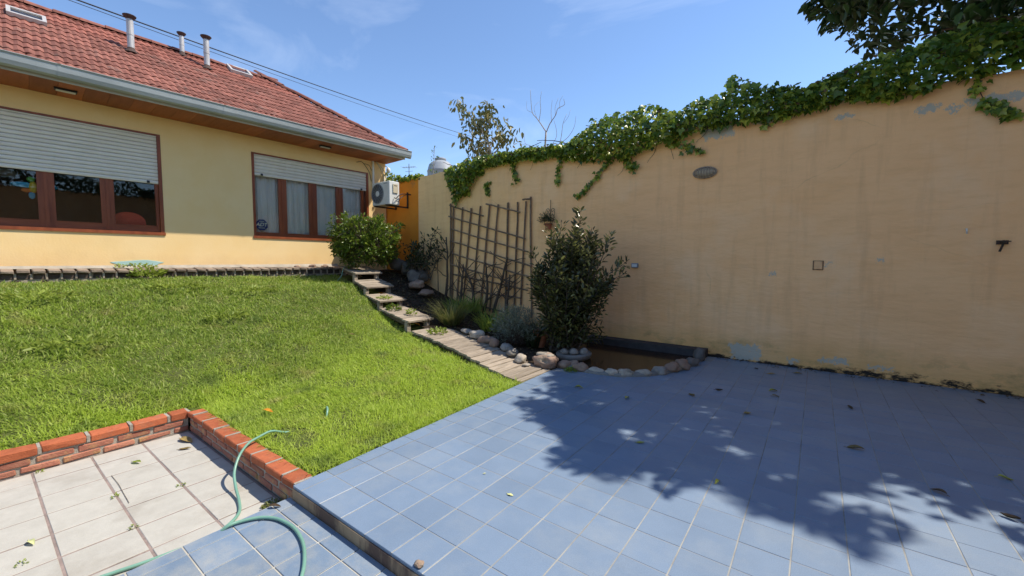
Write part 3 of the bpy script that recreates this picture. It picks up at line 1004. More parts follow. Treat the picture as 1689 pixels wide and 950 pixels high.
# ------------------------------------------------------------------ boundary wall
gw = thing('garden_wall', 'tall ochre boundary wall with peeling paint and an orange end behind the lawn', 'wall', (0, 7.46, 0))
m = MB()
nx, nz2 = 90, 30
xs_ = np.linspace(-8.73, 8.0, nx)
def top_z(x):
    return 3.845 + 0.012 * math.sin(2.3 * x) + 0.008 * math.sin(7.1 * x)
vs, fs = [], []
for x in xs_:
    for k in range(nz2):
        z = -0.3 + (top_z(x) + 0.3) * k / (nz2 - 1)
        yy = 0.010 * mnoise.noise(Vector((x * 0.9, 3.1, z * 0.9))) + 0.004 * mnoise.noise(Vector((x * 3, 1.1, z * 3)))
        vs.append((x, yy, z))
for i in range(nx - 1):
    for k in range(nz2 - 1):
        a = i * nz2 + k
        fs.append((a, a + nz2, a + nz2 + 1, a + 1))
nb = len(vs)
for x in xs_:
    vs.append((x, 0.2, top_z(x)))
    vs.append((x, 0.2, -0.3))
for i in range(nx - 1):
    a, b = i * nz2 + nz2 - 1, (i + 1) * nz2 + nz2 - 1
    fs.append((a, b, nb + 2 * (i + 1), nb + 2 * i))
    fs.append((nb + 2 * i, nb + 2 * (i + 1), nb + 2 * (i + 1) + 1, nb + 2 * i + 1))
m.add(vs, fs)
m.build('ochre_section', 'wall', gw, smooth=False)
m = MB()
m.box(-10.75, -8.732, 0.004, 0.2, -0.3, 3.82)
tag(m.build('orange_section', 'orange_render', gw), 'bright orange painted end of the wall behind the air conditioner')
sw = thing('side_wall', 'shaded boundary wall at the right, seen only as a dark reflection in the long window', 'wall', (4.7, 0, 0))
m = MB()
m.box(0, 0.2, -9.0, 7.455, -0.3, 4.5)
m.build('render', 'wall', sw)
n = 4200
yy_ = rng.uniform(-6, 7.2, n)
hh_ = 0.35 + 0.55 * np.abs(np.sin(yy_ * 1.7) + 0.5 * np.sin(yy_ * 4.3))
pp = np.stack([rng.uniform(-0.35, 0.4, n), yy_, 4.45 + hh_ * rng.random(n)], 1)
tag(leaves('hedge_top', pp, rnd_dirs(n), rnd_dirs(n), 0.16, 0.08, 'crown', sw), kind='stuff')
# dark painted plinth behind the pond
# ------------------------------------------------------------------ house
HR = R(-3.5)
house = thing('house', 'yellow single storey house with red tiled hip roof and mahogany windows', 'house', (-10.093, 7.42, 0), HR)
V0, Z0, Z1 = -12.0, 1.1, 4.372
W1 = (-8.30, -5.0, 2.085, 4.02)
W2 = (-3.43, -0.55, 2.105, 4.02)
m = MB()
def facade_cells(u0, u1):
    vv = [V0, W1[0], W1[1], W2[0], W2[1], 0.0]
    for i in range(5):
        if i in (1, 3):
            w = W1 if i == 1 else W2
            m.box(u0, u1, vv[i], vv[i + 1], Z0, w[2])
            m.box(u0, u1, vv[i], vv[i + 1], w[3], Z1)
        else:
            m.box(u0, u1, vv[i], vv[i + 1], Z0, Z1)
facade_cells(-0.2, 0.0)
m.box(-5.0, -0.2, -0.2, -0.002, Z0, Z1)          # end wall
m.box(-5.0, -0.2, V0, V0 + 0.2, Z0, Z1)
m.box(-5.2, -5.0, V0, -0.002, Z0, Z1)
m.build('wall', 'facade', house)
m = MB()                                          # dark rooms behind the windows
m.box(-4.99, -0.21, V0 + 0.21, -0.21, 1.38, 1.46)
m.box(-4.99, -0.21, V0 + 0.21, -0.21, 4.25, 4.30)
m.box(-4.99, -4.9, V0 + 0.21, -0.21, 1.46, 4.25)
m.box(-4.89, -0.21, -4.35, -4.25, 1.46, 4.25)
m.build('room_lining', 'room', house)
m = MB()
m.box(-3.4, -3.3, -9.6, -6.35, 1.46, 3.55)
m.box(-3.29, -3.26, -9.5, -8.1, 1.5, 3.45)
m.box(-3.29, -3.26, -7.9, -6.45, 1.5, 3.45)
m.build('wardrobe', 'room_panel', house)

def window(name, w, mull, rail, label):
    v0, v1, z0, z1 = w
    m = MB()
    fwid = 0.055
    m.box(-0.14, 0.006, v0, v0 + fwid, z0, z1)
    m.box(-0.14, 0.006, v1 - fwid, v1, z0, z1)
    m.box(-0.14, 0.006, v0 + fwid, v1 - fwid, z1 - 0.03, z1)
    m.box(-0.14, 0.020, v0 - 0.012, v1 + 0.012, z0 - 0.014, z0 + 0.042)
    o = m.build('window', 'mahogany', house)
    o['label'] = label
    edges = [v0 + fwid] + [x for ab in mull for x in ab] + [v1 - fwid]
    for a, b in zip(edges[0::2], edges[1::2]):
        # one casement: stiles, bottom rail, pane
        pass
    for a, b in mull:
        s = MB()
        mid = (a + b) / 2
        s.box(-0.115, -0.062, a, mid - 0.004, z0 + 0.043, z1 - 0.031)
        s.box(-0.115, -0.062, mid + 0.004, b, z0 + 0.043, z1 - 0.031)
        s.box(-0.12, -0.085, mid - 0.004, mid + 0.004, z0 + 0.043, z1 - 0.031)
        s.box(-0.062, -0.048, mid - 0.022, mid + 0.022, z0 + 0.05, z1 - 0.04)
        s.build('mullion', 'mahogany', o)
    for a, b in zip(edges[0::2], edges[1::2]):
        s = MB()
        s.box(-0.113, -0.064, a, b, z0 + 0.043, z0 + rail)
        s.box(-0.108, -0.055, a, b, z0 + rail, z0 + rail + 0.012)
        s.build('bottom_rail', 'mahogany_h', o)
        s = MB()
        s.box(-0.094, -0.090, a, b, z0 + rail + 0.012, z1 - 0.031)
        s.build('pane', 'glass', o)
    return o
win1 = window('window', W1, [(-8.10, -7.92), (-7.36, -7.17), (-6.625, -6.425), (-5.87, -5.69), (-5.107, -5.056)], 0.16, 'long mahogany window with dark panes under a half lowered shutter')
win2 = window('window', W2, [(-2.86, -2.68), (-2.154, -1.958), (-1.451, -1.267), (-0.745, -0.66)], 0.12, 'mahogany window with white curtains behind four panes')

def shutter(v0, v1, z0, z1, pitch, label):
    o = MB()
    o.box(-0.05, -0.012, v0, v1, z1 - 0.02, z1)
    root = o.build('roller_shutter', 'slat', house)
    root['label'] = label
    n = int(round((z1 - 0.02 - z0) / pitch))
    pitch = (z1 - 0.02 - z0) / n
    s = MB()
    prof = [(-0.045, 0.0), (-0.030, 0.003), (-0.022, pitch * 0.3), (-0.020, pitch * 0.55), (-0.024, pitch * 0.8), (-0.034, pitch * 0.93), (-0.045, pitch * 0.94)]
    vs = [(u, v, z) for v in (v0, v1) for u, z in prof]
    k = len(prof)
    s.add(vs, [(i, i + 1, k + i + 1, k + i) for i in range(k - 1)] + [tuple(range(k))[::-1], tuple(range(k, 2 * k))])
    me = s.mesh('slat', 'slat')
    for i in range(n):
        link('slat', me, root, (0, 0, z0 + i * pitch))
    b = MB()
    b.box(-0.02, 0.004, v1 - 0.17, v1 - 0.13, z0 + 0.005, z0 + 0.05)
    if v0 > -5:
        b.box(-0.02, 0.004, v0 + 0.13, v0 + 0.17, z0 + 0.005, z0 + 0.05)
    b.build('stop_block', 'dark_plastic', root)
shutter(-8.243, -5.057, 3.065, 3.985, 0.071, 'off white slatted shutter lowered halfway over the dark window')
shutter(-3.373, -0.607, 3.515, 3.985, 0.071, 'off white slatted shutter lowered a little over the curtained window')

# round sticker in the window corner
stk = MB()
oc = [(math.cos(R(22.5 + 45 * k)) * 0.135, math.sin(R(22.5 + 45 * k)) * 0.135) for k in range(8)]
vs = [(0.0, a, b) for a, b in oc] + [(0.003, a, b) for a, b in oc]
stk.add(vs, [tuple(range(8))[::-1], tuple(range(8, 16))] + [(i, (i + 1) % 8, 8 + (i + 1) % 8, 8 + i) for i in range(8)], 0)
fc = bpy.data.curves.new('sticker_text', 'FONT')
fc.body = 'ADT'
fc.size = 0.115
fc.shear = 0.25
fc.offset = 0.0028
fc.align_x = 'CENTER'
fo = bpy.data.objects.new('sticker_text', fc)
COL.objects.link(fo)
bpy.context.view_layer.update()
tm = fo.to_mesh()
tv = [(0.0045, v.co.x - 0.006, v.co.y - 0.030) for v in tm.vertices]
tf = [tuple(p.vertices) for p in tm.polygons]
fo.to_mesh_clear()
bpy.data.objects.remove(fo)
stk.add(tv, tf, 1)
stk.add([(0.0045, -0.055, 0.078), (0.0045, 0.055, 0.078), (0.0045, 0.055, 0.088), (0.0045, -0.055, 0.088)], [(0, 1, 2, 3)], 1)
stk.add([(0.0045, -0.07, -0.075), (0.0045, 0.07, -0.075), (0.0045, 0.07, -0.064), (0.0045, -0.07, -0.064)], [(0, 1, 2, 3)], 1)
so = stk.build('sticker', ['sticker_blue', 'sticker_text'], win2, loc=(-0.0885, -3.235, 2.405))
so['label'] = 'dark blue octagonal alarm sticker with pale lettering'

# soffit, fascia, gutter
rr = random.Random(11)
sof = MB()
sof.box(0.0, 0.90, V0, 0.03, 4.385, 4.395)
sofo = sof.build('soffit', 'roof_under', house)
v = V0
bm_ = {}
while v < 0.02:
    wd = 0.298
    v2 = min(v + wd, 0.03)
    key = round(v2 - v, 3)
    if key not in bm_:
        b = MB()
        b.box(0.004, 0.878, 0.002, v2 - v - 0.002, 4.362, 4.384)
        bm_[key] = b.mesh('soffit_board', 'soffit')
    link('soffit_board', bm_[key], sofo, (0, v, rr.uniform(-0.002, 0.002)))
    v = v2
b = MB()
b.box(0.880, 0.902, V0, 0.035, 4.352, 4.45)
b.build('fascia_board', 'fascia', house)
b = MB()
prof = [(0.902, 4.56), (0.905, 4.43), (0.925, 4.395), (0.965, 4.385), (1.000, 4.41), (1.022, 4.47), (1.030, 4.55), (1.045, 4.575), (1.036, 4.583), (1.018, 4.55),
        (1.008, 4.475), (0.99, 4.425), (0.962, 4.40), (0.93, 4.408), (0.915, 4.435), (0.912, 4.56)]
k = len(prof)
vs = [(u, vv, z) for vv in (V0, 0.165) for u, z in prof]
b.add(vs, [(i, (i + 1) % k, k + (i + 1) % k, k + i) for i in range(k)] + [tuple(range(k))[::-1], tuple(range(k, 2 * k))])
gut = b.build('gutter', 'galv', house)
b = MB()
b.add([(u, 0.1651, z) for u, z in prof[0:8]] + [(u, 0.168, z) for u, z in prof[0:8]], [tuple(range(8))[::-1], tuple(range(8, 16))] + [(i, (i + 1) % 8, 8 + (i + 1) % 8, 8 + i) for i in range(8)])
b.build('end_cap', 'galv', gut)
b = MB()
c0 = (0.965, 4.49)
p2 = [(c0[0] + (u - c0[0]) * 1.05, c0[1] + (z - c0[1]) * 1.05) for u, z in prof[1:8]]
vs = [(u, vv, z) for vv in (0, 0.04) for u, z in p2]
k2 = len(p2)
b.add(vs, [(i, i + 1, k2 + i + 1, k2 + i) for i in range(k2 - 1)])
jm = b.mesh('gutter_joint', 'galv')
for vv in (-9.6, -8.0, -6.35, -4.2, -2.55, -0.35):
    link('gutter_joint', jm, gut, (0, vv, 0))
for uv in ((0.5, -6.25), (0.5, -1.98)):
    b = MB()
    b.box(uv[0] - 0.05, uv[0] + 0.05, uv[1] - 0.13, uv[1] + 0.13, 4.33, 4.361)
    b.box(uv[0] - 0.035, uv[0] + 0.035, uv[1] - 0.11, uv[1] + 0.11, 4.318, 4.33, 1)
    b.build('soffit_lamp', ['dark_plastic', 'white_plastic'], house)

# roof
SL = R(35)
EU, EZ, RU = 0.93, 4.535, -1.6
RZ = EZ + (EU - RU) * math.tan(SL)
RV = -2.45
m = MB()
m.add([(EU, V0, EZ), (EU, 0.08, EZ), (RU, RV, RZ), (RU, V0, RZ), (-4.13, 0.08, EZ), (-4.13, V0, EZ)],
      [(0, 1, 2, 3), (1, 4, 2), (4, 5, 3, 2), (0, 3, 5), (0, 5, 4, 1)])
roof = m.build('roof', 'roof_under', house)
# curved interlocking clay tiles
TWd, TL, TR = 0.205, 0.32, 0.25
def roof_tile_verts(jz=0):
    us = np.linspace(0, 1, 11)
    wave = [0.004, 0.009, 0.020, 0.024, 0.015, 0.005, 0.010, 0.022, 0.026, 0.017, 0.005]
    vs = []
    for (t, lift, th) in ((0.0, 0.018, 0), (1.0, 0.0, 0)):
        for a, wv in zip(us, wave):
            vs.append((t * TL, (a - 0.5) * (TWd + 0.012), wv + lift))
    for a, wv in zip(us, wave):
        vs.append((0.004, (a - 0.5) * (TWd + 0.012), max(wv + 0.018 - 0.016, 0.002)))
    fs = [(i, i + 1, 12 + i, 11 + i) for i in range(10)] + [(22 + i, 23 + i, i + 1, i) for i in range(10)]
    return vs, fs
tvs, tfs = roof_tile_verts()
rm = MB()
rm.add(tvs, tfs)
rt_me = rm.mesh('roof_tile', 'roof_tile')
# local axes on the slope: along slope up = (-cos, 0, sin), across = v, normal = (sin,0,cos)
def slope_matrix(s, v):
    ax = Vector((-math.cos(SL), 0, math.sin(SL)))
    ay = Vector((0, -1, 0))
    az = ax.cross(ay)
    if az.z < 0:
        ay = -ay
        az = ax.cross(ay)
    mm = Matrix((ax, ay, az)).transposed().to_4x4()
    mm.translation = Vector((EU + 0.03, 0, EZ + 0.004)) + ax * s + Vector((0, v, 0)) + az * 0.002
    return mm
rows = int(3.09 / TR) + 1
roof_field = MB()
nind = 0
for r_ in range(rows):
    s = r_ * TR
    for c_ in range(60):
        v = 0.0 - c_ * TWd
        u_here = EU - (s + TL * 0.6) * math.cos(SL)
        vlim = 0.02 - (EU - u_here)
        if v > vlim + 0.03 or v < V0 + 0.1:
            continue
        mm = slope_matrix(s + random.uniform(-0.014, 0.014), v + random.uniform(-0.006, 0.006)) @ Matrix.Rotation(random.gauss(0, 0.022), 4, 'Z') @ Matrix.Rotation(random.gauss(0, 0.012), 4, 'X')
        if v > -7.75 and nind < 296:
            o = link('roof_tile', rt_me, roof)
            o.matrix_local = mm
            nind += 1
        else:
            roof_field.add([mm @ Vector(p) for p in tvs], tfs)
tag(roof_field.build('roof_tile_field', 'roof_tile_i', roof), kind='stuff')
# ridge and hip caps
cap = MB()
cvs = []
for t, sc_ in ((0, 1.0), (0.40, 0.86)):
    for k in range(7):
        a = math.pi * k / 6
        cvs.append((t, math.cos(a) * 0.115 * sc_, math.sin(a) * 0.085 * sc_ - 0.02))
for k in range(7):
    a = math.pi * k / 6
    cvs.append((0.0, math.cos(a) * 0.098, math.sin(a) * 0.068 - 0.02))
cap.add(cvs, [(i, i + 1, 8 + i, 7 + i) for i in range(6)] + [(14 + i, 15 + i, i + 1, i) for i in range(6)])
cap_me = cap.mesh('ridge_cap', 'roof_tile')
def caps(p0, p1, pitch=0.36):
    p0, p1 = Vector(p0), Vector(p1)
    d = (p1 - p0)
    n = int(d.length / pitch)
    ax = d.normalized()
    ay = Vector((0, 0, 1)).cross(ax).normalized()
    az = ax.cross(ay)
    for i in range(n + 1):
        mm = Matrix((ax, ay, az)).transposed().to_4x4() @ Matrix.Rotation(random.gauss(0, 0.02), 4, 'Y')
        mm.translation = p0 + ax * (i * pitch) + az * (0.045 + random.uniform(0, 0.008))
        o = link('ridge_cap', cap_me, roof)
        o.matrix_local = mm
caps((EU, 0.06, EZ), (RU, RV, RZ))
caps((RU, V0, RZ), (RU, RV, RZ))
def on_roof(u):
    return EZ + (EU - u) * math.tan(SL)
# flue pipes
for u, v, h, r_ in ((-0.66, -5.26, 0.72, 0.055), (-1.42, -4.29, 0.52, 0.045), (-1.01, -3.93, 0.74, 0.055)):
    p = MB()
    z = on_roof(u)
    p.lathe([(r_, -0.15), (r_, h * 0.5), (r_ * 1.08, h * 0.5), (r_ * 1.08, h * 0.56), (r_, h * 0.56), (r_, h - 0.06)], (u, v, z), 14)
    po = p.build('flue_pipe', 'zinc', house, smooth=False)
    p = MB()
    p.lathe([(r_ * 1.05, -0.06), (r_ * 1.15, -0.045), (r_ * 1.9, 0.0), (r_ * 1.95, 0.012), (r_ * 0.3, 0.03)], (u, v, z + h), 14)
    p.build('flue_cap', 'rust', po)
    p = MB()
    p.lathe([(r_ * 2.2, 0.0), (r_ * 1.2, 0.07), (r_ * 1.02, 0.10)], (u, v, z + 0.02), 14)
    p.build('flashing', 'rust', po)
# skylights
for u0, u1, v0, v1 in ((-1.02, -0.70, -6.82, -6.36), (-1.62, -1.28, -3.40, -2.93)):
    p = MB()
    def q(u, v, h):
        return (u + h * math.sin(SL), v, on_roof(u) + h * math.cos(SL))
    for (a, b_, c, d) in ((u0, u1, v0, v0 + 0.05), (u0, u1, v1 - 0.05, v1), (u1 - 0.05, u1, v0 + 0.05, v1 - 0.05), (u0, u0 + 0.05, v0 + 0.05, v1 - 0.05)):
        vs = [q(u, v, h) for h in (-0.02, 0.115) for (u, v) in ((a, c), (b_, c), (b_, d), (a, d))]
        p.add(vs, [(3, 2, 1, 0), (4, 5, 6, 7), (0, 1, 5, 4), (1, 2, 6, 5), (2, 3, 7, 6), (3, 0, 4, 7)])
    sk = p.build('skylight', 'zinc', house)
    p = MB()
    p.add([q(u, v, h) for h in (0.085, 0.095) for (u, v) in ((u0 + 0.05, v0 + 0.05), (u1 - 0.05, v0 + 0.05), (u1 - 0.05, v1 - 0.05), (u0 + 0.05, v1 - 0.05))],
          [(3, 2, 1, 0), (4, 5, 6, 7), (0, 1, 5, 4), (1, 2, 6, 5), (2, 3, 7, 6), (3, 0, 4, 7)])
    p.build('pane', 'glass', sk)
# conduit, pipes and lamp at the corner
p = MB()
p.tube([(0.04, -0.42, 4.36), (0.04, -0.42, 3.55)], 0.03, 10)
p.build('conduit', 'white_plastic', house)
p = MB()
p.tube(catmull([(0.05, -0.33, 4.36), (0.10, -0.2, 4.15), (0.22, -0.18, 3.9), (0.45, -0.42, 3.66)]), 0.016, 7)
p.tube(catmull([(0.03, -0.30, 4.36), (0.05, -0.12, 4.2), (0.12, -0.06, 4.0), (0.3, -0.25, 3.75)]), 0.012, 7)
p.build('refrigerant_pipe', 'cream_plastic', house)
p = MB()
p.tube(catmull([(0.02, -0.9, 4.25), (0.03, -0.75, 4.28), (0.03, -0.62, 4.16), (0.02, -0.52, 4.02), (0.02, -0.47, 3.8)]), 0.007, 5)
p.tube(catmull([(0.02, -0.70, 4.25), (0.05, -0.55, 4.22), (0.03, -0.46, 4.1)]), 0.006, 5)
p.build('loose_cable', 'cable', house)
p = MB()
p.blob((0.12, 0.02, 4.17), (0.06, 0.06, 0.085), 2, 0.05, sub=2)
p.tube([(0.03, -0.02, 4.30), (0.12, 0.02, 4.24)], 0.014, 6)
p.build('corner_lamp', 'white_plastic', house, smooth=True)
# pale blue repair at the foot of the wall
p = MB()
poly = [(-0.36 * math.cos(t) * (1 + 0.12 * math.sin(5 * t)), 0.055 * math.sin(t) * (1 + 0.2 * math.cos(3 * t))) for t in np.linspace(0, 2 * math.pi, 22, endpoint=False)]
p.add([(0.002, a, b) for a, b in poly] + [(0.007, a * 0.97, b * 0.94) for a, b in poly], [tuple(range(22, 44))] + [(i, (i + 1) % 22, 22 + (i + 1) % 22, 22 + i) for i in range(22)])
o = p.build('plaster_patch', 'cyan_paint', house, loc=(0, -5.42, 1.525))

# curtains, chair, lamp and toy inside the rooms
def hpt(u, v, z):
    c, s_ = math.cos(HR), math.sin(HR)
    return (-10.093 + u * c - v * s_, 7.42 + u * s_ + v * c, z)
for (va, vb, lab) in ((-3.36, -2.05, 'white pleated curtain hanging behind the panes beside the blue sticker'),
                      (-2.0, -0.6, 'white pleated curtain hanging behind the panes nearest the air conditioner')):
    m = MB()
    n = 90
    vs = []
    for z in (2.0, 4.0):
        for i in range(n):
            v = va + (vb - va) * i / (n - 1)
            u = 0.028 * math.sin(v * 42 + 1.2 * math.sin(v * 5)) + 0.012 * math.sin(v * 97)
            vs.append((u * (1.0 if z < 3 else 0.8), v - va, z - 2.0))
    m.add(vs, [(i, i + 1, n + i + 1, n + i) for i in range(n - 1)])
    o = m.build('curtain', 'curtain', None, smooth=True, loc=hpt(-0.165, va, 2.0), rot=(0, 0, HR))
    tag(o, lab, 'curtain')
ch = thing('chair', 'red chair with a rounded back just inside the dark window', 'chair', hpt(-0.36, -5.48, 1.46), HR)
m = MB()
pr = [(-0.25, 0.62)] + [(-0.25 * math.cos(t), 0.86 + 0.19 * math.sin(t)) for t in np.linspace(0, math.pi, 12)] + [(0.25, 0.62)]
k = len(pr)
m.add([(0.0, a, b) for a, b in pr] + [(0.05, a, b) for a, b in pr], [tuple(range(k))[::-1], tuple(range(k, 2 * k))] + [(i, (i + 1) % k, k + (i + 1) % k, k + i) for i in range(k)])
m.build('backrest', 'red_cloth', ch)
m = MB()
m.box(-0.42, 0.03, -0.23, 0.23, 0.42, 0.49)
m.build('seat', 'red_cloth', ch)
for a, b in ((-0.40, -0.2), (-0.40, 0.2), (0.025, -0.2), (0.025, 0.2)):
    m = MB()
    m.box(a - 0.02, a + 0.02, b - 0.02, b + 0.02, 0, 0.42)
    if a > 0:
        m.box(a - 0.018, a + 0.018, b - 0.018, b + 0.018, 0.49, 0.63)
    m.build('leg', 'iron', ch)
pl = thing('pendant_lamp', 'pale pendant lamp hanging in the dark room behind the long window', 'lamp', hpt(-1.3, -6.95, 4.25), HR)
m = MB()
m.lathe([(0.05, -0.98), (0.15, -1.16), (0.145, -1.16), (0.045, -0.985)], (0, 0, 0), 18)
m.build('shade', 'shade', pl, smooth=True)
m = MB()
m.tube([(0, 0, 0), (0, 0, -1.0)], 0.006, 6)
m.build('cord', 'cable', pl)
bd = thing('hanging_bird', 'small colourful toy bird hanging inside the dark window by the mullion', 'toy', hpt(-0.13, -6.665, 2.80), HR)
m = MB()
m.blob((0, 0, 0), (0.035, 0.05, 0.10), 1, 0.06, sub=2)
m.build('body', 'toy_yellow', bd, smooth=True)
m = MB()
m.blob((0.005, -0.02, 0.125), (0.035, 0.05, 0.045), 3, 0.05, sub=2)
m.build('head', 'toy_green', bd, smooth=True)
for sg in (-1, 1):
    m = MB()
    m.blob((0, sg * 0.14 + 0.02, 0.03), (0.012, 0.12, 0.05), 4, 0.3, sub=2)
    m.build('wing', 'toy_blue', bd, smooth=True)
    m = MB()
    m.blob((0, sg * 0.075, -0.06), (0.015, 0.06, 0.035), 6, 0.15, sub=2)
    m.build('foot', 'toy_orange', bd, smooth=True)
m = MB()
m.blob((0, -0.02, -0.14), (0.012, 0.04, 0.06), 5, 0.15, sub=2)
m.build('tail', 'toy_blue', bd, smooth=True)
m = MB()
m.tube([(0, 0, 0.15), (0, 0, 1.2)], 0.002, 4)
m.build('string', 'cable', bd)

# ------------------------------------------------------------------ brick edging in front of the house
ed = thing('brick_edging', 'worn brick edging with dark face along the foot of the house', 'edging', (-10.093, 7.42, 0), HR)
m = MB()
m.box(0.001, 0.36, V0, -1.45, 0.9, 1.352)
m.build('mortar_core', 'ledge_mortar', ed)
m = MB()
m.add([(0.0, V0, 1.455), (0.0, -1.5, 1.50), (0.10, -1.5, 1.43), (0.10, V0, 1.43)], [(0, 3, 2, 1)])
m.build('mortar_fillet', 'concrete', ed)
lb = [bevelled(0.36, 0.138, 0.045, 0.008, 'cap_brick', ('wood_grey',), 0.006, s) for s in range(5)]
for l_ in lb:
    l_.materials.clear()
    l_.materials.append(M['cap'])
db = [bevelled(0.06, 0.138, 0.10, 0.006, 'face_brick', ('brick_dark',), 0.005, s + 9) for s in range(4)]
v = -9.0
k = 0
rr = random.Random(5)
while v < -1.5:
    link('cap_brick', lb[k % 5], ed, (0.235, v, 1.372 + rr.uniform(-0.004, 0.006)), (rr.gauss(0, 0.012), R(5) + rr.gauss(0, 0.02), rr.gauss(0, 0.015)))
    link('face_brick', db[k % 4], ed, (0.335, v, 1.262), (0, 0, rr.gauss(0, 0.02)))
    link('face_brick', db[(k + 1) % 4], ed, (0.330, v + 0.08, 1.150), (0, 0, rr.gauss(0, 0.02)))
    mj = MB()
    mj.box(-0.01, 0.012, -0.0125, 0.0125, 0, 0.108 + rr.uniform(-0.02, 0.01))
    mj.build('mortar_joint', 'ledge_mortar', ed, loc=(0.372, v + 0.083, 1.26 + rr.uniform(0, 0.01)))
    v += 0.166
    k += 1

# ------------------------------------------------------------------ air conditioner on the orange wall
ac = thing('air_conditioner', 'white air conditioner outdoor unit on a bracket against the orange wall', 'air conditioner', (-9.43, 6.93, 3.05))
me = bevelled(0.74, 0.33, 0.61, 0.014, 'casing', ('white_plastic',), 0, 1)
link('casing', me, ac, (0, 0, 0.02))
fx, fz = -0.125, 0.325
m = MB()
m.lathe([(0.265, 0.0), (0.265, -0.012), (0.245, -0.014), (0.245, 0.0)], (fx, -0.166, fz), 36, axis='y')
for r_ in (0.225, 0.195, 0.165, 0.135, 0.105):
    ring = [(fx + r_ * math.cos(t), -0.176, fz + r_ * math.sin(t)) for t in np.linspace(0, 2 * math.pi, 33)]
    m.tube(ring, 0.0045, 4, cap=False)
for t in np.linspace(0, 2 * math.pi, 16, endpoint=False):
    m.bar((fx + 0.07 * math.cos(t), -0.174, fz + 0.07 * math.sin(t)), (fx + 0.25 * math.cos(t + 0.35), -0.174, fz + 0.25 * math.sin(t + 0.35)), 0.006, 0.006)
m.build('fan_grille', 'grey_plastic', ac)
m = MB()
m.lathe([(0.244, -0.002), (0.244, -0.004)], (fx, -0.164, fz), 36, axis='y')
m.build('fan_opening', 'dark_plastic', ac)
m = MB()
m.lathe([(0.075, 0.0), (0.075, -0.014), (0.05, -0.02)], (fx, -0.166, fz), 24, axis='y')
m.build('fan_hub', 'white_plastic', ac)
m = MB()
m.box(0.371, 0.392, -0.05, 0.10, 0.33, 0.56)
m.build('valve_cover', 'cream_plastic', ac)
m = MB()
m.box(0.393, 0.395, -0.02, 0.07, 0.51, 0.525)
m.build('cover_slot', 'rust', ac)
m = MB()
m.box(0.14, 0.30, -0.167, -0.165, 0.565, 0.585)
m.build('name_strip', 'grey_plastic', ac)
m = MB()
m.tube(catmull([(0.385, -0.02, 0.2), (0.44, 0.0, 0.18), (0.46, 0.06, 0.25), (0.43, 0.2, 0.32), (0.42, 0.5, 0.35)]), 0.012, 6)
m.tube(catmull([(0.385, 0.04, 0.12), (0.45, 0.05, 0.10), (0.47, 0.12, 0.2), (0.44, 0.3, 0.3), (0.42, 0.5, 0.33)]), 0.009, 6)
m.build('pipe', 'dark_plastic', ac)
for x in (-0.24, 0.27):
    m = MB()
    m.bar((x, -0.20, 0.0), (x, 0.525, 0.0), 0.035, 0.035)
    m.bar((x, 0.512, 0.0), (x, 0.512, 0.42), 0.035, 0.03, upv=(0, 1, 0))
    m.build('bracket', 'iron', ac)

# ------------------------------------------------------------------ fittings on the boundary wall
t = thing('bulkhead_lamp', 'oval caged bulkhead lamp high on the ochre wall', 'lamp', (-1.563, 7.455, 3.069))
m = MB()
vs0, fs = ico(3)
m.add([(p.x * 0.165, -abs(p.y) * 0.075 if p.y < 0 else 0.0, p.z * 0.075) for p in vs0], fs)
m.build('glass_bowl', 'lampglass', t, smooth=True)
m = MB()
el = [(0.175 * math.cos(a), -0.018, 0.085 * math.sin(a)) for a in np.linspace(0, 2 * math.pi, 33)]
m.tube(el, 0.016, 6, cap=False)
m.build('rim', 'lampmetal', t, smooth=True)
for x in np.linspace(-0.13, 0.13, 7):
    h = 0.085 * math.sqrt(max(0, 1 - (x / 0.175) ** 2))
    dpt = 0.085 * math.sqrt(max(0, 1 - (x / 0.18) ** 2))
    m = MB()
    m.tube([(x, -0.02 - dpt * math.sin(a) * 0.85, h * math.cos(a)) for a in np.linspace(0, math.pi, 9)], 0.009, 5)
    m.build('guard_bar', 'lampmetal', t)
t = thing('wall_socket', 'grey weatherproof socket box on the ochre wall right of the laurel', 'socket', (-2.707, 7.452, 1.517))
link('box', bevelled(0.125, 0.05, 0.085, 0.008, 'box', ('grey_plastic',)), t, (0, -0.02, -0.04))
m = MB()
m.box(-0.045, 0.045, -0.052, -0.045, -0.022, 0.026)
m.build('flap', 'white_plastic', t)
t = thing('junction_box', 'square ochre painted junction box cover in the middle of the wall', 'box', (-0.002, 7.455, 1.55))
link('cover', bevelled(0.10, 0.02, 0.115, 0.005, 'cover', ('ochre_cover',)), t, (0.01, -0.008, -0.058))
m = MB()
for a, b, c, d in ((-0.052, -0.044, -0.07, 0.065), (0.064, 0.072, -0.07, 0.065)):
    m.box(a, b, -0.012, 0.004, c, d)
m.box(-0.044, 0.064, -0.012, 0.004, 0.058, 0.065)
m.box(-0.044, 0.064, -0.012, 0.004, -0.07, -0.063)
m.build('frame', 'rust', t)
t = thing('wall_tap', 'dark metal tap fixing near the right end of the wall', 'tap', (1.758, 7.455, 1.836))
m = MB()
m.box(-0.045, 0.05, -0.02, 0.0, -0.022, 0.026)
m.build('plate', 'rust', t)
m = MB()
m.lathe([(0.022, 0.0), (0.022, -0.06), (0.015, -0.07)], (0, -0.015, 0.005), 10, axis='y')
m.tube([(0, -0.06, 0.0), (-0.01, -0.075, -0.04), (-0.03, -0.075, -0.11)], 0.011, 7)
m.build('spout', 'iron', t)
m = MB()
m.bar((-0.055, -0.075, 0.012), (0.055, -0.075, 0.012), 0.016, 0.012)
m.build('handle', 'iron', t)
t = thing('wall_hook', 'tiny pale hook on the wall just left of the dark tap', 'hook', (1.457, 7.455, 1.99))
m = MB()
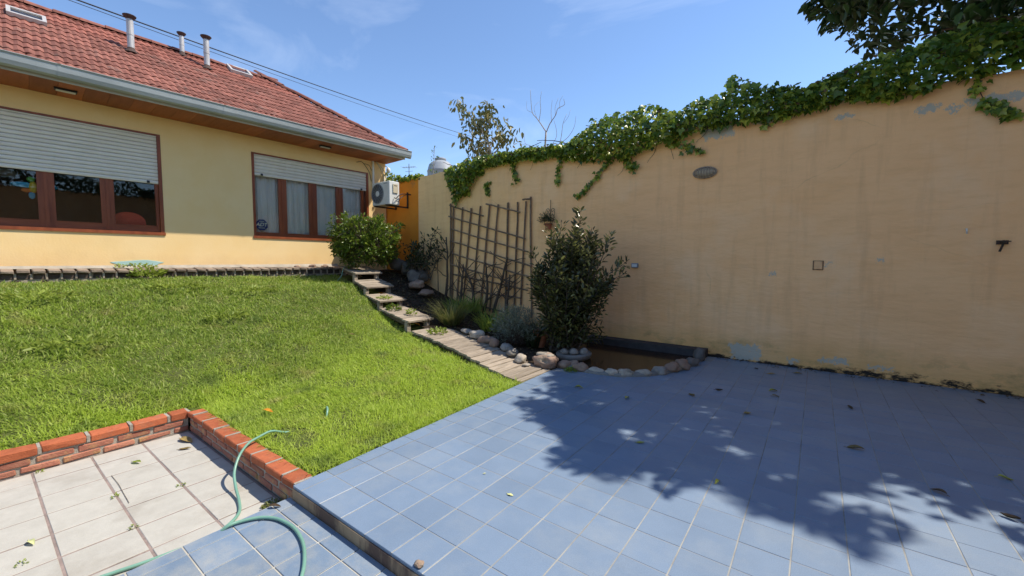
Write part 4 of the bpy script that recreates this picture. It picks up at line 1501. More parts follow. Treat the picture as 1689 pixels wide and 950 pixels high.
m.tube([(0, 0.0, 0.02), (0, -0.035, 0.02), (0, -0.04, -0.01), (0.005, -0.02, -0.035)], 0.008, 6)
m.build('hook', 'white_plastic', t)

# ------------------------------------------------------------------ boardwalk and garden steps
def plank_mesh(seed, w=0.098, ln=0.72):
    """weathered plank along y with uneven ends, hollowed top"""
    rr = random.Random(seed)
    m = MB()
    n = 5
    vs = []
    e0, e1 = rr.uniform(-0.018, 0.012), rr.uniform(-0.015, 0.015)
    for j in range(n):
        y = e0 + (ln + e1 - e0) * j / (n - 1)
        wv = rr.uniform(-0.003, 0.003)
        for x, z in ((-w / 2, -0.034), (-w / 2, -0.006), (-w / 2 + 0.006, 0.0), (0, -0.002 + rr.uniform(-0.002, 0.002)), (w / 2 - 0.006, 0.0), (w / 2, -0.006), (w / 2, -0.034)):
            vs.append((x + wv, y, z))
    k = 7
    fs = []
    for j in range(n - 1):
        for i in range(k - 1):
            fs.append((j * k + i, j * k + i + 1, (j + 1) * k + i + 1, (j + 1) * k + i)[::-1])
        fs.append((j * k + k - 1, j * k, (j + 1) * k, (j + 1) * k + k - 1)[::-1])
    fs.append(tuple(range(k)))
    fs.append(tuple((n - 1) * k + i for i in range(k))[::-1])
    m.add(vs, fs)
    return m.mesh('plank', 'wood_grey')
planks = [plank_mesh(s) for s in range(9)]
rr = random.Random(21)
def decking(root, xa, xb, zf, width=0.72):
    n = int(round(abs(xb - xa) / 0.106))
    for i in range(n):
        x = xa + (xb - xa) * (i + 0.5) / n
        sl = math.atan2(zf(x + 0.05) - zf(x - 0.05), 0.1)
        o = link('plank', planks[rr.randrange(9)], root, (x, path_y(x), zf(x) + rr.uniform(-0.004, 0.004)), (rr.gauss(0, 0.006), -sl + rr.gauss(0, 0.02), rr.gauss(0, 0.012)))
        o.scale = (abs(xb - xa) / n / 0.106 * rr.uniform(0.93, 1.0), width / 0.72, 1)
bw = thing('boardwalk', 'curved weathered plank boardwalk between the lawn and the cobbles', 'boardwalk')
bzf = lambda x: float(np.interp(x, [-5.93, -5.3, -4.718, -4.2, -3.79, -3.4, -3.04], [0.305, 0.268, 0.215, 0.15, 0.083, 0.03, 0.008]))
decking(bw, -5.93, -3.07, bzf, 0.74)
for dy in (0.06, 0.62):
    m = MB()
    m.tube([(x, path_y(x) + dy, bzf(x) - 0.075) for x in np.linspace(-5.9, -3.15, 9)], 0.04, 4)
    m.build('joist', 'wood_dark', bw)
STEPS = [(-9.44, -8.495, 1.445, 1.304, 'topmost grey plank step beside the round bush', 0.72), (-8.61, -7.89, 1.145, 1.006, 'second plank step down from the round bush', 0.73),
         (-7.97, -7.21, 0.844, 0.755, 'third plank step down, small weeds on its tread', 0.66), (-7.24, -6.037, 0.604, 0.47, 'lowest and longest plank step just above the boardwalk', 0.62)]
for xb, xf, zb, zf_, lab, wdt in STEPS:
    st = thing('garden_step', lab, 'step', group='plank steps climbing beside the lawn')
    f = lambda x, xb=xb, xf=xf, zb=zb, zf_=zf_: zb + (zf_ - zb) * (x - xb) / (xf - xb)
    decking(st, xb, xf, f, wdt)
    for dy in (0.05, wdt - 0.1):
        m = MB()
        m.bar((xb + 0.03, path_y(xb) + dy, f(xb) - 0.075), (xf - 0.05, path_y(xf) + dy, f(xf) - 0.075), 0.05, 0.07)
        m.build('bearer', 'wood_dark', st)
        m = MB()
        m.box(xf - 0.13, xf - 0.05, path_y(xf) + dy - 0.035, path_y(xf) + dy + 0.045, f(xf) - 0.42, f(xf) - 0.036)
        m.build('post', 'wood_grey', st)

# ------------------------------------------------------------------ stones and pond
def stone(pos, r, mat, seed, label, group, name='stone', rough=0.2, sub=3, rz=None):
    m = MB()
    m.blob((0, 0, 0), r, seed, rough * 1.5, 1.2, sub, 0, 0.0, 0.7)
    o = m.build(name, mat, None, smooth=True, loc=(pos[0], pos[1], pos[2] + r[2] * 0.5), rot=(random.gauss(0, 0.06), random.gauss(0, 0.06), random.uniform(0, 3) if rz is None else rz))
    return tag(o, label, 'stone', group)
G1 = 'cobbles lining the boardwalk'
for i, (x, y, z, r, mt, lab) in enumerate([
        (-5.14, 5.50, 0.27, (0.17, 0.11, 0.05), 'stone_grey', 'flat grey slab, first stone along the boardwalk from the steps'),
        (-4.80, 5.40, 0.24, (0.145, 0.12, 0.085), 'stone_pale', 'smooth pale grey cobble, second stone along the boardwalk from the steps'),
        (-4.50, 5.30, 0.19, (0.14, 0.10, 0.085), 'stone_pink', 'brownish cobble, third stone along the boardwalk from the steps'),
        (-4.30, 5.27, 0.16, (0.085, 0.085, 0.10), 'stone_pink', 'small upright brownish stone, fourth along the boardwalk'),
        (-4.04, 5.28, 0.12, (0.13, 0.10, 0.08), 'stone_grey', 'dark grey cobble in shade, fifth along the boardwalk'),
        (-3.83, 5.16, 0.09, (0.12, 0.095, 0.075), 'stone_grey', 'grey cobble touching the large cream cobble'),
        (-3.60, 5.05, 0.05, (0.135, 0.09, 0.08), 'stone_pale', 'large sunlit cream cobble at the end of the boardwalk'),
        (-3.41, 4.93, 0.03, (0.06, 0.045, 0.03), 'stone_pale', 'small pale pebble on the last boardwalk planks')]):
    stone((x, y, z), r, mt, 30 + i, lab, G1, 'cobble')
# hollow rock at the pond corner
hr_ = thing('hollow_rock', 'pitted tan rock with a dark hollow between boardwalk and pond', 'rock', (-3.22, 5.18, 0.0))
m = MB()
vs0, fs0 = ico(4)
vs = []
for p in vs0:
    k = 1 + 0.22 * mnoise.noise(p * 1.7 + Vector((4, 1, 2))) + 0.10 * mnoise.noise(p * 5 + Vector((1, 7, 2)))
    d = (p - Vector((0.42, -0.85, 0.30)).normalized()).length
    k -= 0.42 * max(0, 1 - d / 0.38) ** 0.8
    vs.append((p.x * 0.20 * k, p.y * 0.17 * k, 0.085 + p.z * 0.125 * k))
m.add(vs, fs0)
m.build('rock_body', 'stone_pink', hr_, smooth=True)
m = MB()
m.blob((-0.02, 0.02, 0.185), (0.15, 0.10, 0.035), 8, 0.25, sub=3)
m.build('rock_lip', 'stone_pale', hr_, smooth=True)

G2 = 'stones round the pond rim'
for i, (x, y, r, mt, lab) in enumerate([
        (-2.99, 5.31, (0.12, 0.09, 0.075), 'stone_pink', 'sunlit pinkish rim stone next to the hollow rock'),
        (-2.86, 5.40, (0.09, 0.08, 0.075), 'stone_pink', 'small sunlit pinkish rim stone behind the first'),
        (-2.70, 5.31, (0.115, 0.085, 0.075), 'stone_pink', 'reddish round rim stone beside the moss tuft'),
        (-2.47, 5.34, (0.125, 0.07, 0.052), 'stone_pale', 'long pale rim stone, first of the pale row on the pond'),
        (-2.26, 5.38, (0.10, 0.075, 0.058), 'stone_pale', 'pale rim stone, second of the pale row on the pond'),
        (-2.09, 5.47, (0.115, 0.075, 0.062), 'stone_pale', 'pale rim stone, third of the pale row on the pond'),
        (-1.89, 5.64, (0.13, 0.075, 0.055), 'stone_pale', 'flat pale rim stone, fourth and last of the pale row on the pond'),
        (-1.74, 5.85, (0.115, 0.095, 0.075), 'stone_grey', 'grey mossy rim stone at the front right of the pond'),
        (-1.63, 6.10, (0.12, 0.10, 0.095), 'stone_pink', 'dull reddish rim stone at the right of the pond'),
        (-1.56, 6.32, (0.12, 0.11, 0.10), 'stone_pink', 'rear dull reddish rim stone at the right of the pond'),
        (-1.50, 6.66, (0.11, 0.17, 0.075), 'stone_dark', 'long dark stone on the right rim of the pond'),
        (-1.47, 7.04, (0.09, 0.10, 0.145), 'stone_dark', 'upright dark stone at the wall end of the pond')]):
    rz = math.atan2(0.02, 0.2) if i < 5 else (0.6 if i < 8 else 1.2)
    if i >= 10:
        rz = 0.0
    stone((x, y, 0.0), r, mt, 60 + i, lab, G2, 'rim_stone', rz=rz, rough=0.24)
m = MB()
wp = [(-3.05, 5.36), (-2.5, 5.32), (-2.1, 5.44), (-1.8, 5.75), (-1.6, 6.1), (-1.48, 6.6), (-1.44, 7.25), (-3.5, 7.25), (-3.5, 5.5)]
m.add([(x, y, 0.018) for x, y in wp], [tuple(range(len(wp)))])
tag(m.build('pond_water', 'water'), kind='structure')
pr_ = thing('pond_kerb', 'dark cement kerb of the pond along the foot of the wall', 'kerb')
m = MB()
m.box(-3.55, -1.42, 7.20, 7.455, -0.1, 0.135)
m.build('back_ledge', 'cement_dark', pr_)
m = MB()
m.tube(catmull([(-3.08, 5.33, 0.0), (-2.5, 5.31, -0.005), (-2.12, 5.42, -0.005), (-1.82, 5.70, 0.0), (-1.63, 6.1, 0.0), (-1.52, 6.5, 0.0), (-1.47, 7.3, 0.0)], 6), 0.055, 8)
m.build('rim', 'cement', pr_, smooth=True)
rg = thing('stone_planter', 'low grey cement planter ring at the left of the pond', 'planter', (-3.12, 5.88, 0.0))
m = MB()
m.lathe([(0.24, 0.0), (0.31, 0.04), (0.33, 0.10), (0.29, 0.125), (0.22, 0.10), (0.0, 0.08)], (0, 0, 0), 22)
o = m.build('bowl', 'cement', rg, smooth=True)
o.scale = (0.85, 1.0, 1.0)
for i, (x, y, lab) in enumerate(((-3.22, 5.74, 'left round grey stone in the cement planter'), (-3.10, 5.84, 'middle round grey stone in the cement planter'), (-2.97, 5.95, 'right round grey stone in the cement planter'))):
    stone((x, y, 0.085), (0.075, 0.075, 0.07), 'stone_grey', 90 + i, lab, 'stones in the planter ring', 'round_stone', 0.12)
# rocks in the corner below the orange wall and by the house
for i, (x, y, z, r, lab) in enumerate([
        (-9.15, 7.05, 1.38, (0.22, 0.20, 0.20), 'dark boulder beside the bush, nearest the orange wall'),
        (-8.72, 7.12, 1.25, (0.24, 0.22, 0.27), 'tall dark boulder under the dark creeper'),
        (-8.35, 7.10, 1.05, (0.25, 0.2, 0.22), 'dark boulder below the corner of orange and ochre wall'),
        (-8.05, 6.80, 0.92, (0.19, 0.16, 0.13), 'brown boulder beside the upper steps'),
        (-7.62, 6.75, 0.75, (0.22, 0.14, 0.10), 'flat brown boulder beside the third step')]):
    stone((x, y, z), r, 'stone_dark' if i < 3 else 'stone_pink', 110 + i, lab, 'boulders in the corner bed', 'boulder', 0.3)
for i, (v, s_, lab) in enumerate(((-2.55, 0.06, 'leftmost small rubble stone at the foot of the house'), (-2.2, 0.08, 'middle small rubble stone at the foot of the house'), (-1.9, 0.07, 'small rubble stone beside the bush at the foot of the house'))):
    p = hpt(0.12, v, 1.40)
    stone(p, (s_ * 1.3, s_, s_ * 0.8), 'stone_pink', 130 + i, lab, 'rubble at the foot of the house', 'rubble_stone', 0.3)

# ------------------------------------------------------------------ trellis
tr = thing('trellis', 'leaning lattice of old brown canes against the ochre wall', 'trellis', (-6.2, 7.40, 0.4))
def cane(a, b, dy, r, nm):
    m = MB()
    n = 7
    pts = []
    for i in range(n):
        t = i / (n - 1)
        pts.append((a[0] + (b[0] - a[0]) * t + 6.2 + random.gauss(0, 0.004), dy + random.gauss(0, 0.003), a[1] + (b[1] - a[1]) * t - 0.4 + random.gauss(0, 0.004)))
    m.tube(pts, [r * random.uniform(0.88, 1.12) for _ in range(n)], 7)
    m.build(nm, 'cane', tr)
tops = [(-7.46, 3.03), (-7.36, 2.95), (-7.05, 2.91), (-6.77, 2.86), (-6.47, 2.89), (-6.19, 2.90), (-5.93, 2.89), (-5.65, 2.90), (-5.38, 2.89), (-5.15, 2.90), (-5.04, 2.99)]
bots = [(-7.49, 0.45), (-7.44, 0.45), (-7.27, 0.45), (-7.05, 0.45), (-6.75, 0.40), (-6.48, 0.40), (-6.18, 0.40), (-5.72, 0.35), (-5.47, 0.35), (-5.3, 0.6), (-4.99, 0.35)]
for a, b in zip(tops, bots):
    cane(b, a, 0.015, 0.0215, 'upright_cane')
for a, b in [((-7.46, 2.98), (-6.35, 2.64)), ((-6.27, 2.92), (-5.28, 2.66)), ((-7.49, 2.70), (-5.15, 2.08)), ((-7.44, 2.39), (-5.07, 1.79)), ((-7.45, 2.09), (-4.98, 1.48)),
             ((-7.45, 1.79), (-5.04, 1.24)), ((-7.43, 1.26), (-5.06, 0.95)), ((-7.45, 1.50), (-5.5, 1.12)), ((-6.87, 0.87), (-5.27, 0.77)), ((-6.81, 0.55), (-5.6, 0.42)), ((-5.22, 2.93), (-5.02, 2.93))]:
    cane(a, b, -0.022, 0.0175, 'cross_cane')

def walk(start, n, step, up_, r0, r1, jit=0.35, fixy=None):
    p = Vector(start)
    d = Vector(up_).normalized()
    pts, rad = [p.copy()], [r0]
    for i in range(n):
        d = (d + Vector((random.gauss(0, jit), random.gauss(0, jit * 0.4), random.gauss(0, jit * 0.5))) * 0.5 + Vector(up_) * 0.15).normalized()
        p = p + d * step
        if fixy is not None:
            p.y = p.y * 0.6 + fixy * 0.4
        pts.append(p.copy())
        rad.append(r0 + (r1 - r0) * (i + 1) / n)
    return pts, rad
ordn = ['leftmost', 'second', 'third', 'fourth', 'fifth', 'rightmost']
for i, (x, h) in enumerate(((-7.55, 1.6), (-7.0, 1.0), (-6.6, 1.0), (-6.25, 1.05), (-5.95, 1.2), (-5.6, 0.8))):
    vt = thing('dead_vine', '%s of six dead dark vine stems at the foot of the trellis' % ordn[i], 'vine', (x, 7.28, 0.4), group='dead vines by the trellis')
    pts, rad = walk((0, 0, 0), 9, h / 8, (0.02 + 0.05 * (-1) ** i, 0.02, 1), 0.042, 0.016, 0.30, 0.02)
    m = MB()
    m.tube(pts, rad, 7)
    m.build('stem', 'dry_stem', vt, smooth=True)
    for k in range(8):
        b = pts[random.randrange(2, 9)]
        p2, r2_ = walk(b, 6, 0.09, (random.choice((-1, 1)) * random.uniform(0.4, 1), 0.0, random.uniform(0.2, 0.9)), 0.014, 0.006, 0.5)
        m = MB()
        m.tube(p2, r2_, 5)
        m.build('twig', 'dry_stem', vt)

# ------------------------------------------------------------------ hanging planter
hp = thing('hanging_planter', 'small terracotta pot of dry plant in an iron scroll holder on the wall', 'planter', (-4.53, 7.33, 2.25))
m = MB()
m.lathe([(0.055, 0.0), (0.075, 0.10), (0.085, 0.10), (0.085, 0.125), (0.0, 0.12)], (0, 0, 0), 16)
m.build('pot', 'terracotta', hp, smooth=False)
m = MB()
m.tube([(0, 0.09, -0.02), (0, 0.09, 0.62)], 0.006, 5)
for sg in (-1, 1):
    m.tube([(sg * (0.055 + 0.05 * math.cos(a) * (1 - a / 9)), 0.08, 0.40 + 0.05 * math.sin(a) * (1 - a / 9)) for a in np.linspace(0, 7, 22)], 0.005, 5)
    m.tube(catmull([(sg * 0.10, 0.08, 0.40), (sg * 0.12, 0.05, 0.30), (sg * 0.09, 0.0, 0.12)]), 0.005, 5)
m.tube([(0.09 * math.cos(a), 0.09 * math.sin(a), 0.11) for a in np.linspace(0, 2 * math.pi, 17)], 0.005, 5, cap=False)
m.build('iron_holder', 'iron', hp)
n = 420
d = rnd_dirs(n, -0.3, 1)
pp = np.array([0, 0, 0.2]) + d * rng.uniform(0.03, 0.20, n)[:, None] * np.array([1.0, 0.6, 0.8]) + np.array([-0.05, 0, 0])
leaves('dry_foliage', pp, d + rng.normal(0, 0.5, (n, 3)), rnd_dirs(n), 0.045, 0.012, 'dry_leafy' if 'dry_leafy' in M else 'dark_leaf', hp)

# ------------------------------------------------------------------ shrubs
def shrub(t, stems, mat, leafL, per, stem_mat='bark', r0=0.012, spread=0.05, leafW=0.42, up_bias=0.5, from_=0.25):
    """stems: list of (start, end) ; leaves set along bowed stems and short side twigs"""
    P, A, N = [], [], []
    m = MB()
    for a, b in stems:
        a, b = Vector(a), Vector(b)
        mid = (a + b) / 2 + Vector((random.gauss(0, 0.05), random.gauss(0, 0.05), 0.08))
        pts = catmull([a, mid, b], 5)
        m.tube(pts, [r0 * (1 - 0.75 * i / (len(pts) - 1)) for i in range(len(pts))], 5)
        ln = (b - a).length
        k = int(per * ln)
        for _ in range(k):
            t_ = from_ + (1 - from_) * random.random() ** 0.8
            q = pts[min(int(t_ * (len(pts) - 1)), len(pts) - 2)]
            q2 = pts[min(int(t_ * (len(pts) - 1)) + 1, len(pts) - 1)]
            p = q.lerp(q2, random.random())
            dr = (q2 - q).normalized()
            out = Vector((random.gauss(0, 1), random.gauss(0, 1), random.gauss(0, 1)))
            out = (out - dr * out.dot(dr)).normalized()
            off = random.random() * spread
            P.append(p + out * off)
            A.append(dr * up_bias + out * random.uniform(0.5, 1.0) + Vector((0, 0, random.uniform(-0.2, 0.4))))
            N.append(Vector((random.gauss(0, 0.6), random.gauss(0, 0.6), 1)))
    m.build('stem', stem_mat, t)
    n = len(P)
    L = leafL * rng.uniform(0.65, 1.15, n)
    o = leaves('foliage', [tuple(p) for p in P], [tuple(p) for p in A], [tuple(p) for p in N], L, L * leafW, mat, t)
    tag(o, kind='stuff')
    return n

lt = thing('laurel_shrub', 'tall dark glossy laurel shrub beside the pond against the wall', 'shrub', (-3.46, 6.14, 0.03))
random.seed(33)
st_ = []
for k in range(64):
    ang = random.uniform(0, 2 * math.pi)
    rad = math.sqrt(random.random())
    tx, ty = 0.76 * rad * math.cos(ang), 0.58 * rad * math.sin(ang)
    h = 2.12 - 0.95 * rad ** 1.7 + random.gauss(0, 0.10) + 0.16 * (tx > 0.05) * (1 - rad)
    tx += 0.12 + 0.05 * (h - 1)
    st_.append(((random.gauss(0, 0.10), random.gauss(0, 0.10), 0), (tx, ty, h)))
for k in range(80):
    ang = random.uniform(0, 2 * math.pi)
    rad = random.uniform(0.45, 1)
    tx, ty = 0.74 * rad * math.cos(ang), 0.56 * rad * math.sin(ang)
    st_.append(((random.gauss(0, 0.12), random.gauss(0, 0.12), 0.05), (tx, ty, random.uniform(0.18, 1.3))))
st_ += [((0.3, 0, 0.8), (1.12, -0.05, 1.56)), ((0.3, 0, 0.8), (1.05, 0.1, 1.38)), ((0.3, 0, 0.7), (0.92, -0.2, 1.2)), ((0.0, 0, 1.2), (0.28, 0.0, 2.42)), ((-0.1, 0, 1.0), (-0.62, -0.1, 1.75)), ((-0.1, 0, 1.0), (-0.30, 0.0, 2.12)),
        ((0.4, 0, 1.0), (0.85, 0.0, 2.0))]
shrub(lt, st_, 'laurel', 0.10, 60, spread=0.085, leafW=0.40, from_=0.14)

bt = thing('round_bush', 'dense rounded bright green bush at the corner of the house', 'bush', (-9.0, 6.05, 1.38))
random.seed(44)
st_ = []
for k in range(240):
    z = random.uniform(-0.85, 1)
    a = random.uniform(0, 2 * math.pi)
    r_ = math.sqrt(1 - z * z)
    k2 = 1 + 0.13 * mnoise.noise(Vector((r_ * math.cos(a) * 2, r_ * math.sin(a) * 2, z * 2)))
    e = Vector((0.66 * r_ * math.cos(a) * k2, 0.86 * r_ * math.sin(a) * k2, 0.62 + 0.66 * z * k2))
    s0 = e * 0.35 + Vector((0, 0, 0.15))
    st_.append((s0, e))
for k in range(26):
    a = random.uniform(0, 2 * math.pi)
    st_.append(((0.4 * math.cos(a), 0.5 * math.sin(a), 0.8), (0.72 * math.cos(a) * random.uniform(0.6, 1.15), 0.92 * math.sin(a) * random.uniform(0.6, 1.15), random.uniform(0.7, 1.3))))
shrub(bt, st_, 'bush', 0.085, 62, spread=0.07, leafW=0.40, from_=0.3)

dt = thing('dark_creeper', 'dark leafy creeper sprawling over the boulders at the wall corner', 'plant', (-8.3, 7.15, 1.1))
random.seed(45)
st_ = []
for k in range(38):
    st_.append(((random.uniform(-0.5, 0.5), random.uniform(-0.2, 0.1), random.uniform(0, 0.4)), (random.uniform(-0.7, 0.75), random.uniform(-0.4, 0.15), random.uniform(0.2, 1.0))))
st_ += [((0.3, 0, 0.5), (0.62, 0.0, 1.28)), ((0.3, 0, 0.5), (0.45, -0.05, 1.15)), ((0.45, 0, 0.6), (0.85, 0, 1.0)), ((0.1, 0, 0.6), (0.15, 0, 1.2)), ((0.5, 0, 0.4), (0.85, -0.05, 0.75))]
shrub(dt, st_, 'dark_leaf', 0.10, 26, spread=0.08, leafW=0.42, from_=0.2)
st2 = thing('bare_sapling', 'thin bare sapling standing left of the trellis', 'plant', (-7.75, 7.2, 0.5))
m = MB()
pts, rad = walk((0, 0, 0), 9, 0.185, (0.0, 0.0, 1), 0.016, 0.006, 0.16)
m.tube(pts, rad, 6)
m.build('stem', 'dry_stem', st2)
st_ = [(pts[i], pts[i] + Vector((random.choice((-1, 1)) * 0.14, -0.03, 0.14))) for i in (4, 5, 6, 7, 8)]
shrub(st2, st_, 'dark_leaf', 0.06, 40, r0=0.005, spread=0.03)

def tuft(name, label, loc, n, L, W, mat, spread, lean=0.7, cat='plant', group=None):
    t = thing(name, label, cat, loc, group=group)
    a = rng.uniform(0, 2 * np.pi, n)
    r_ = spread * np.sqrt(rng.random(n))
    P = np.stack([r_ * np.cos(a), r_ * np.sin(a), 0.02 * rng.random(n)], 1)
    a2 = a + rng.normal(0, 0.6, n)
    ln = lean * rng.uniform(0.2, 1.2, n)
    ax = np.stack([np.cos(a2) * ln, np.sin(a2) * ln, np.ones(n)], 1)
    nr = np.stack([np.cos(a2), np.sin(a2), -0.2 * np.ones(n)], 1) * -1
    Ls = L * rng.uniform(0.5, 1.1, n)
    o = leaves('blades', P, ax, nr, Ls, W * rng.uniform(0.7, 1.2, n), mat, t, shape='blade', droop=0.28)
    tag(o, kind='stuff')
    return t
tuft('grass_tuft', 'arching pale grass tuft at the upper end of the boardwalk', (-5.85, 5.82, 0.30), 420, 0.62, 0.013, 'blade', 0.16, 0.8)
tuft('strap_plant', 'dark strap leaved plant between the grass tuft and silver plant', (-5.0, 6.15, 0.24), 260, 0.5, 0.02, 'weed', 0.28, 0.6)
tuft('strap_plant', 'dark strap leaved plant under the laurel, right of the silver plant', (-3.95, 5.95, 0.08), 150, 0.55, 0.022, 'dark_leaf', 0.12, 0.45)
tuft('strap_plant', 'dark strap leaved plant at the foot of the trellis', (-6.4, 6.75, 0.45), 260, 0.45, 0.02, 'weed', 0.4, 0.7)
# silver plant: fine grey leaves on many stems
sp_ = thing('silver_plant', 'bushy silver grey plant behind the cobbles', 'plant', (-4.24, 5.86, 0.08))
random.seed(51)
st_ = []
for k in range(95):
    z = random.uniform(-0.15, 1)
    a = random.uniform(0, 2 * math.pi)
    r_ = math.sqrt(1 - z * z)
    st_.append(((random.gauss(0, 0.08), random.gauss(0, 0.08), 0.05), (0.52 * r_ * math.cos(a), 0.42 * r_ * math.sin(a), 0.26 + 0.46 * z + random.gauss(0, 0.04))))
shrub(sp_, st_, 'silver', 0.055, 90, r0=0.004, spread=0.045, leafW=0.16, from_=0.3)
pt = thing('plant_pot', 'leaning terracotta pot half hidden under the laurel', 'pot', (-3.88, 6.02, 0.10))
m = MB()
m.lathe([(0.09, 0.0), (0.13, 0.22), (0.145, 0.22), (0.145, 0.27), (0.12, 0.27), (0.11, 0.22), (0.0, 0.2)], (0, 0, 0), 20)
o = m.build('pot', 'terracotta', pt)
o.rotation_euler = (0.1, 0.22, 0)
# moss tuft in front of the reddish rim stone
def weed(label, loc, n, size, spread, mat='weed', name='weed_clump', hgt=0.10, group=None):
    t = thing(name, label, 'weed', loc, group=group)
    a = rng.uniform(0, 2 * np.pi, n)
    r_ = spread * np.sqrt(rng.random(n))
    P = np.stack([r_ * np.cos(a), r_ * np.sin(a), hgt * rng.random(n) * (1 - (r_ / spread) ** 2 * 0.6)], 1)
    ax = np.stack([np.cos(a), np.sin(a), rng.uniform(0.0, 0.9, n)], 1) + rng.normal(0, 0.4, (n, 3))
    nr = np.stack([0.5 * rng.normal(size=n), 0.5 * rng.normal(size=n), np.ones(n)], 1)
    L = size * rng.uniform(0.6, 1.2, n)
    tag(leaves('leaves', P, ax, nr, L, L * 0.45, mat, t), kind='stuff')
weed('moss tuft at the foot of the reddish rim stone', (-2.80, 5.20, 0.0), 160, 0.035, 0.09, hgt=0.05)
weed('small weed growing on the planks at the top of the boardwalk', (-5.5, 5.12, 0.27), 150, 0.06, 0.17, hgt=0.10)
weed('weed growing on the lowest step', (-6.45, 5.3, 0.52), 70, 0.06, 0.09, hgt=0.12)
weed('weed growing on the third step', (-7.45, 5.4, 0.77), 130, 0.05, 0.16, hgt=0.06)
weed('bright weed growing under the front of the third step', (-6.98, 5.28, 0.56), 150, 0.06, 0.14, hgt=0.14, mat='bush')
weed('leafy weed clump overgrowing the brick edging below the cyan patch', hpt(0.44, -5.35, 1.28), 200, 0.10, 0.24, hgt=0.16)
weed('low weeds at the foot of the house around the cyan patch', hpt(0.08, -5.45, 1.44), 150, 0.06, 0.30, hgt=0.08)
for i, (x, y, s_, lab) in enumerate(((-8.9, 0.62, 0.34, 'broadleaf weed patch in the lawn at the far left'), (-9.1, 2.25, 0.30, 'broadleaf weed patch in the lawn under the long window'), 
                                    (-8.6, 3.3, 0.28, 'broadleaf weed patch in the upper middle of the lawn'), (-7.3, 0.75, 0.30, 'broadleaf weed patch at the left of the mid lawn'), (-7.6, 2.5, 0.22, 'small broadleaf weed patch in the middle of the lawn'))):
    weed(lab, (x, y, float(lawn_z(x, y)) + 0.035), int(150 * s_ / 0.3), 0.08, s_ * 1.25, hgt=0.06, group='weed patches in the lawn')
weed('yellowish moss in the shaded corner of the white patio', (-3.10, 1.27, ZW), 120, 0.03, 0.07, mat='blade', hgt=0.03)

for x, y, lab in ((-4.17, 0.60, 'tiny weed in the joint below the dark twig end'), (-3.60, 0.60, 'tiny weed at the joint crossing nearest the blue strip'), (-3.98, 0.95, 'tiny weed in the right hand wide joint of the white patio'), (-3.68, 0.12, 'tiny weed in a joint at the lower left of the white patio'), (-5.17, 0.30, 'tiny weed at the foot of the brick wall on the white patio')):
    weed(lab, (x, y, ZW), 20, 0.018, 0.022, hgt=0.02, name='joint_weed', group='tiny weeds in the white patio joints')
n = 2600
lx = rng.uniform(-9.3, -3.3, n)
ly = path_y(lx) + 0.72 + (7.4 - path_y(lx) - 0.72) * rng.random(n)
ok_ = ~((lx > -3.5) & (ly > 5.2))
lx, ly = lx[ok_], ly[ok_]
n = len(lx)
lo_ = leaves('leaf_litter', np.stack([lx, ly, bed_z(lx, ly) + rng.uniform(0.005, 0.04, n)], 1), np.stack([rng.normal(size=n), rng.normal(size=n), rng.normal(0, 0.25, n)], 1), np.stack([rng.normal(0, .4, n), rng.normal(0, .4, n), np.ones(n)], 1), rng.uniform(0.03, 0.09, n), rng.uniform(0.012, 0.035, n), 'litter')
tag(lo_, 'brown leaf litter and small plants covering the bed below the wall', 'leaf litter', kind='stuff')

# ------------------------------------------------------------------ ivy on the wall
IVL = [(-7.5, 3.70), (-7.4, 3.5), (-7.16, 3.10), (-6.79, 3.28), (-6.31, 3.78), (-5.44, 3.79), (-4.96, 3.77), (-4.36, 3.74), (-4.01, 3.6), (-3.48, 3.52), (-2.94, 3.46), (-2.6, 3.56), (-2.03, 3.66), (-1.6, 3.75), (-0.83, 3.76), (-0.44, 3.71), (0.12, 3.79), (0.74, 3.74), (0.97, 3.70), (1.18, 3.83), (1.8, 3.84), (3.5, 3.8)]
IVU = [(-7.5, 3.86), (-6.89, 3.99), (-6.31, 4.01), (-5.44, 3.98), (-4.96, 4.02), (-4.08, 3.93), (-3.75, 4.14), (-3.5, 4.32), (-3.13, 4.31), (-2.73, 4.28), (-2.57, 4.34), (-2.1, 4.2), (-1.99, 4.04), (-1.8, 4.23), (-1.35, 4.23), (-1.23, 4.52), (-1.14, 4.5), (-0.89, 4.32), (-0.53, 4.2), (-0.1, 4.11), (0.03, 4.22), (0.48, 4.3), (0.99, 4.34), (1.35, 4.42), (1.8, 4.4), (3.5, 4.5)]
ivl, ivu = np.array(IVL), np.array(IVU)
iv = thing('ivy', 'long mass of ivy spilling over the top of the ochre wall', 'ivy', (0, 7.46, 3.84))
def ivy_points(n, x0, x1):
    x = rng.uniform(x0, x1, n)
    lo = np.interp(x, ivl[:, 0], ivl[:, 1])
    hi = np.interp(x, ivu[:, 0], ivu[:, 1])
    t = rng.random(n)
    z = lo + (hi - lo) * t
    dep = 0.13 + 0.20 * np.sin(np.pi * np.clip(t, 0.02, 0.98)) * (hi - lo) / 0.6
    cl = np.array([mnoise.noise(Vector((a * 2.6, b * 2.6, 0.3))) for a, b in zip(x, z)])
    y = 7.46 - dep * (0.45 + 0.55 * rng.random(n)) - 0.10 * cl
    back = (z > 3.9) & (rng.random(n) < 0.55)
    y = np.where(back, 7.46 + rng.uniform(-0.2, 0.42, n), y)
    z = np.where(back, z + 0.02, z) + 0.03 * cl
    keep = ~((y > 7.44) & (y < 7.68) & (z < 3.85))
    return np.stack([x, y, z], 1)[keep]
pts = ivy_points(9000, -7.5, 3.4)
n = len(pts)
outw = np.stack([0.1 + rng.normal(0, 0.5, n), -0.6 + 0.5 * rng.normal(size=n), 0.8 + 0.5 * rng.normal(size=n)], 1)
axd = np.stack([rng.normal(0, 0.7, n), -0.25 + 0.3 * rng.normal(size=n), -0.75 + 0.45 * rng.normal(size=n)], 1)
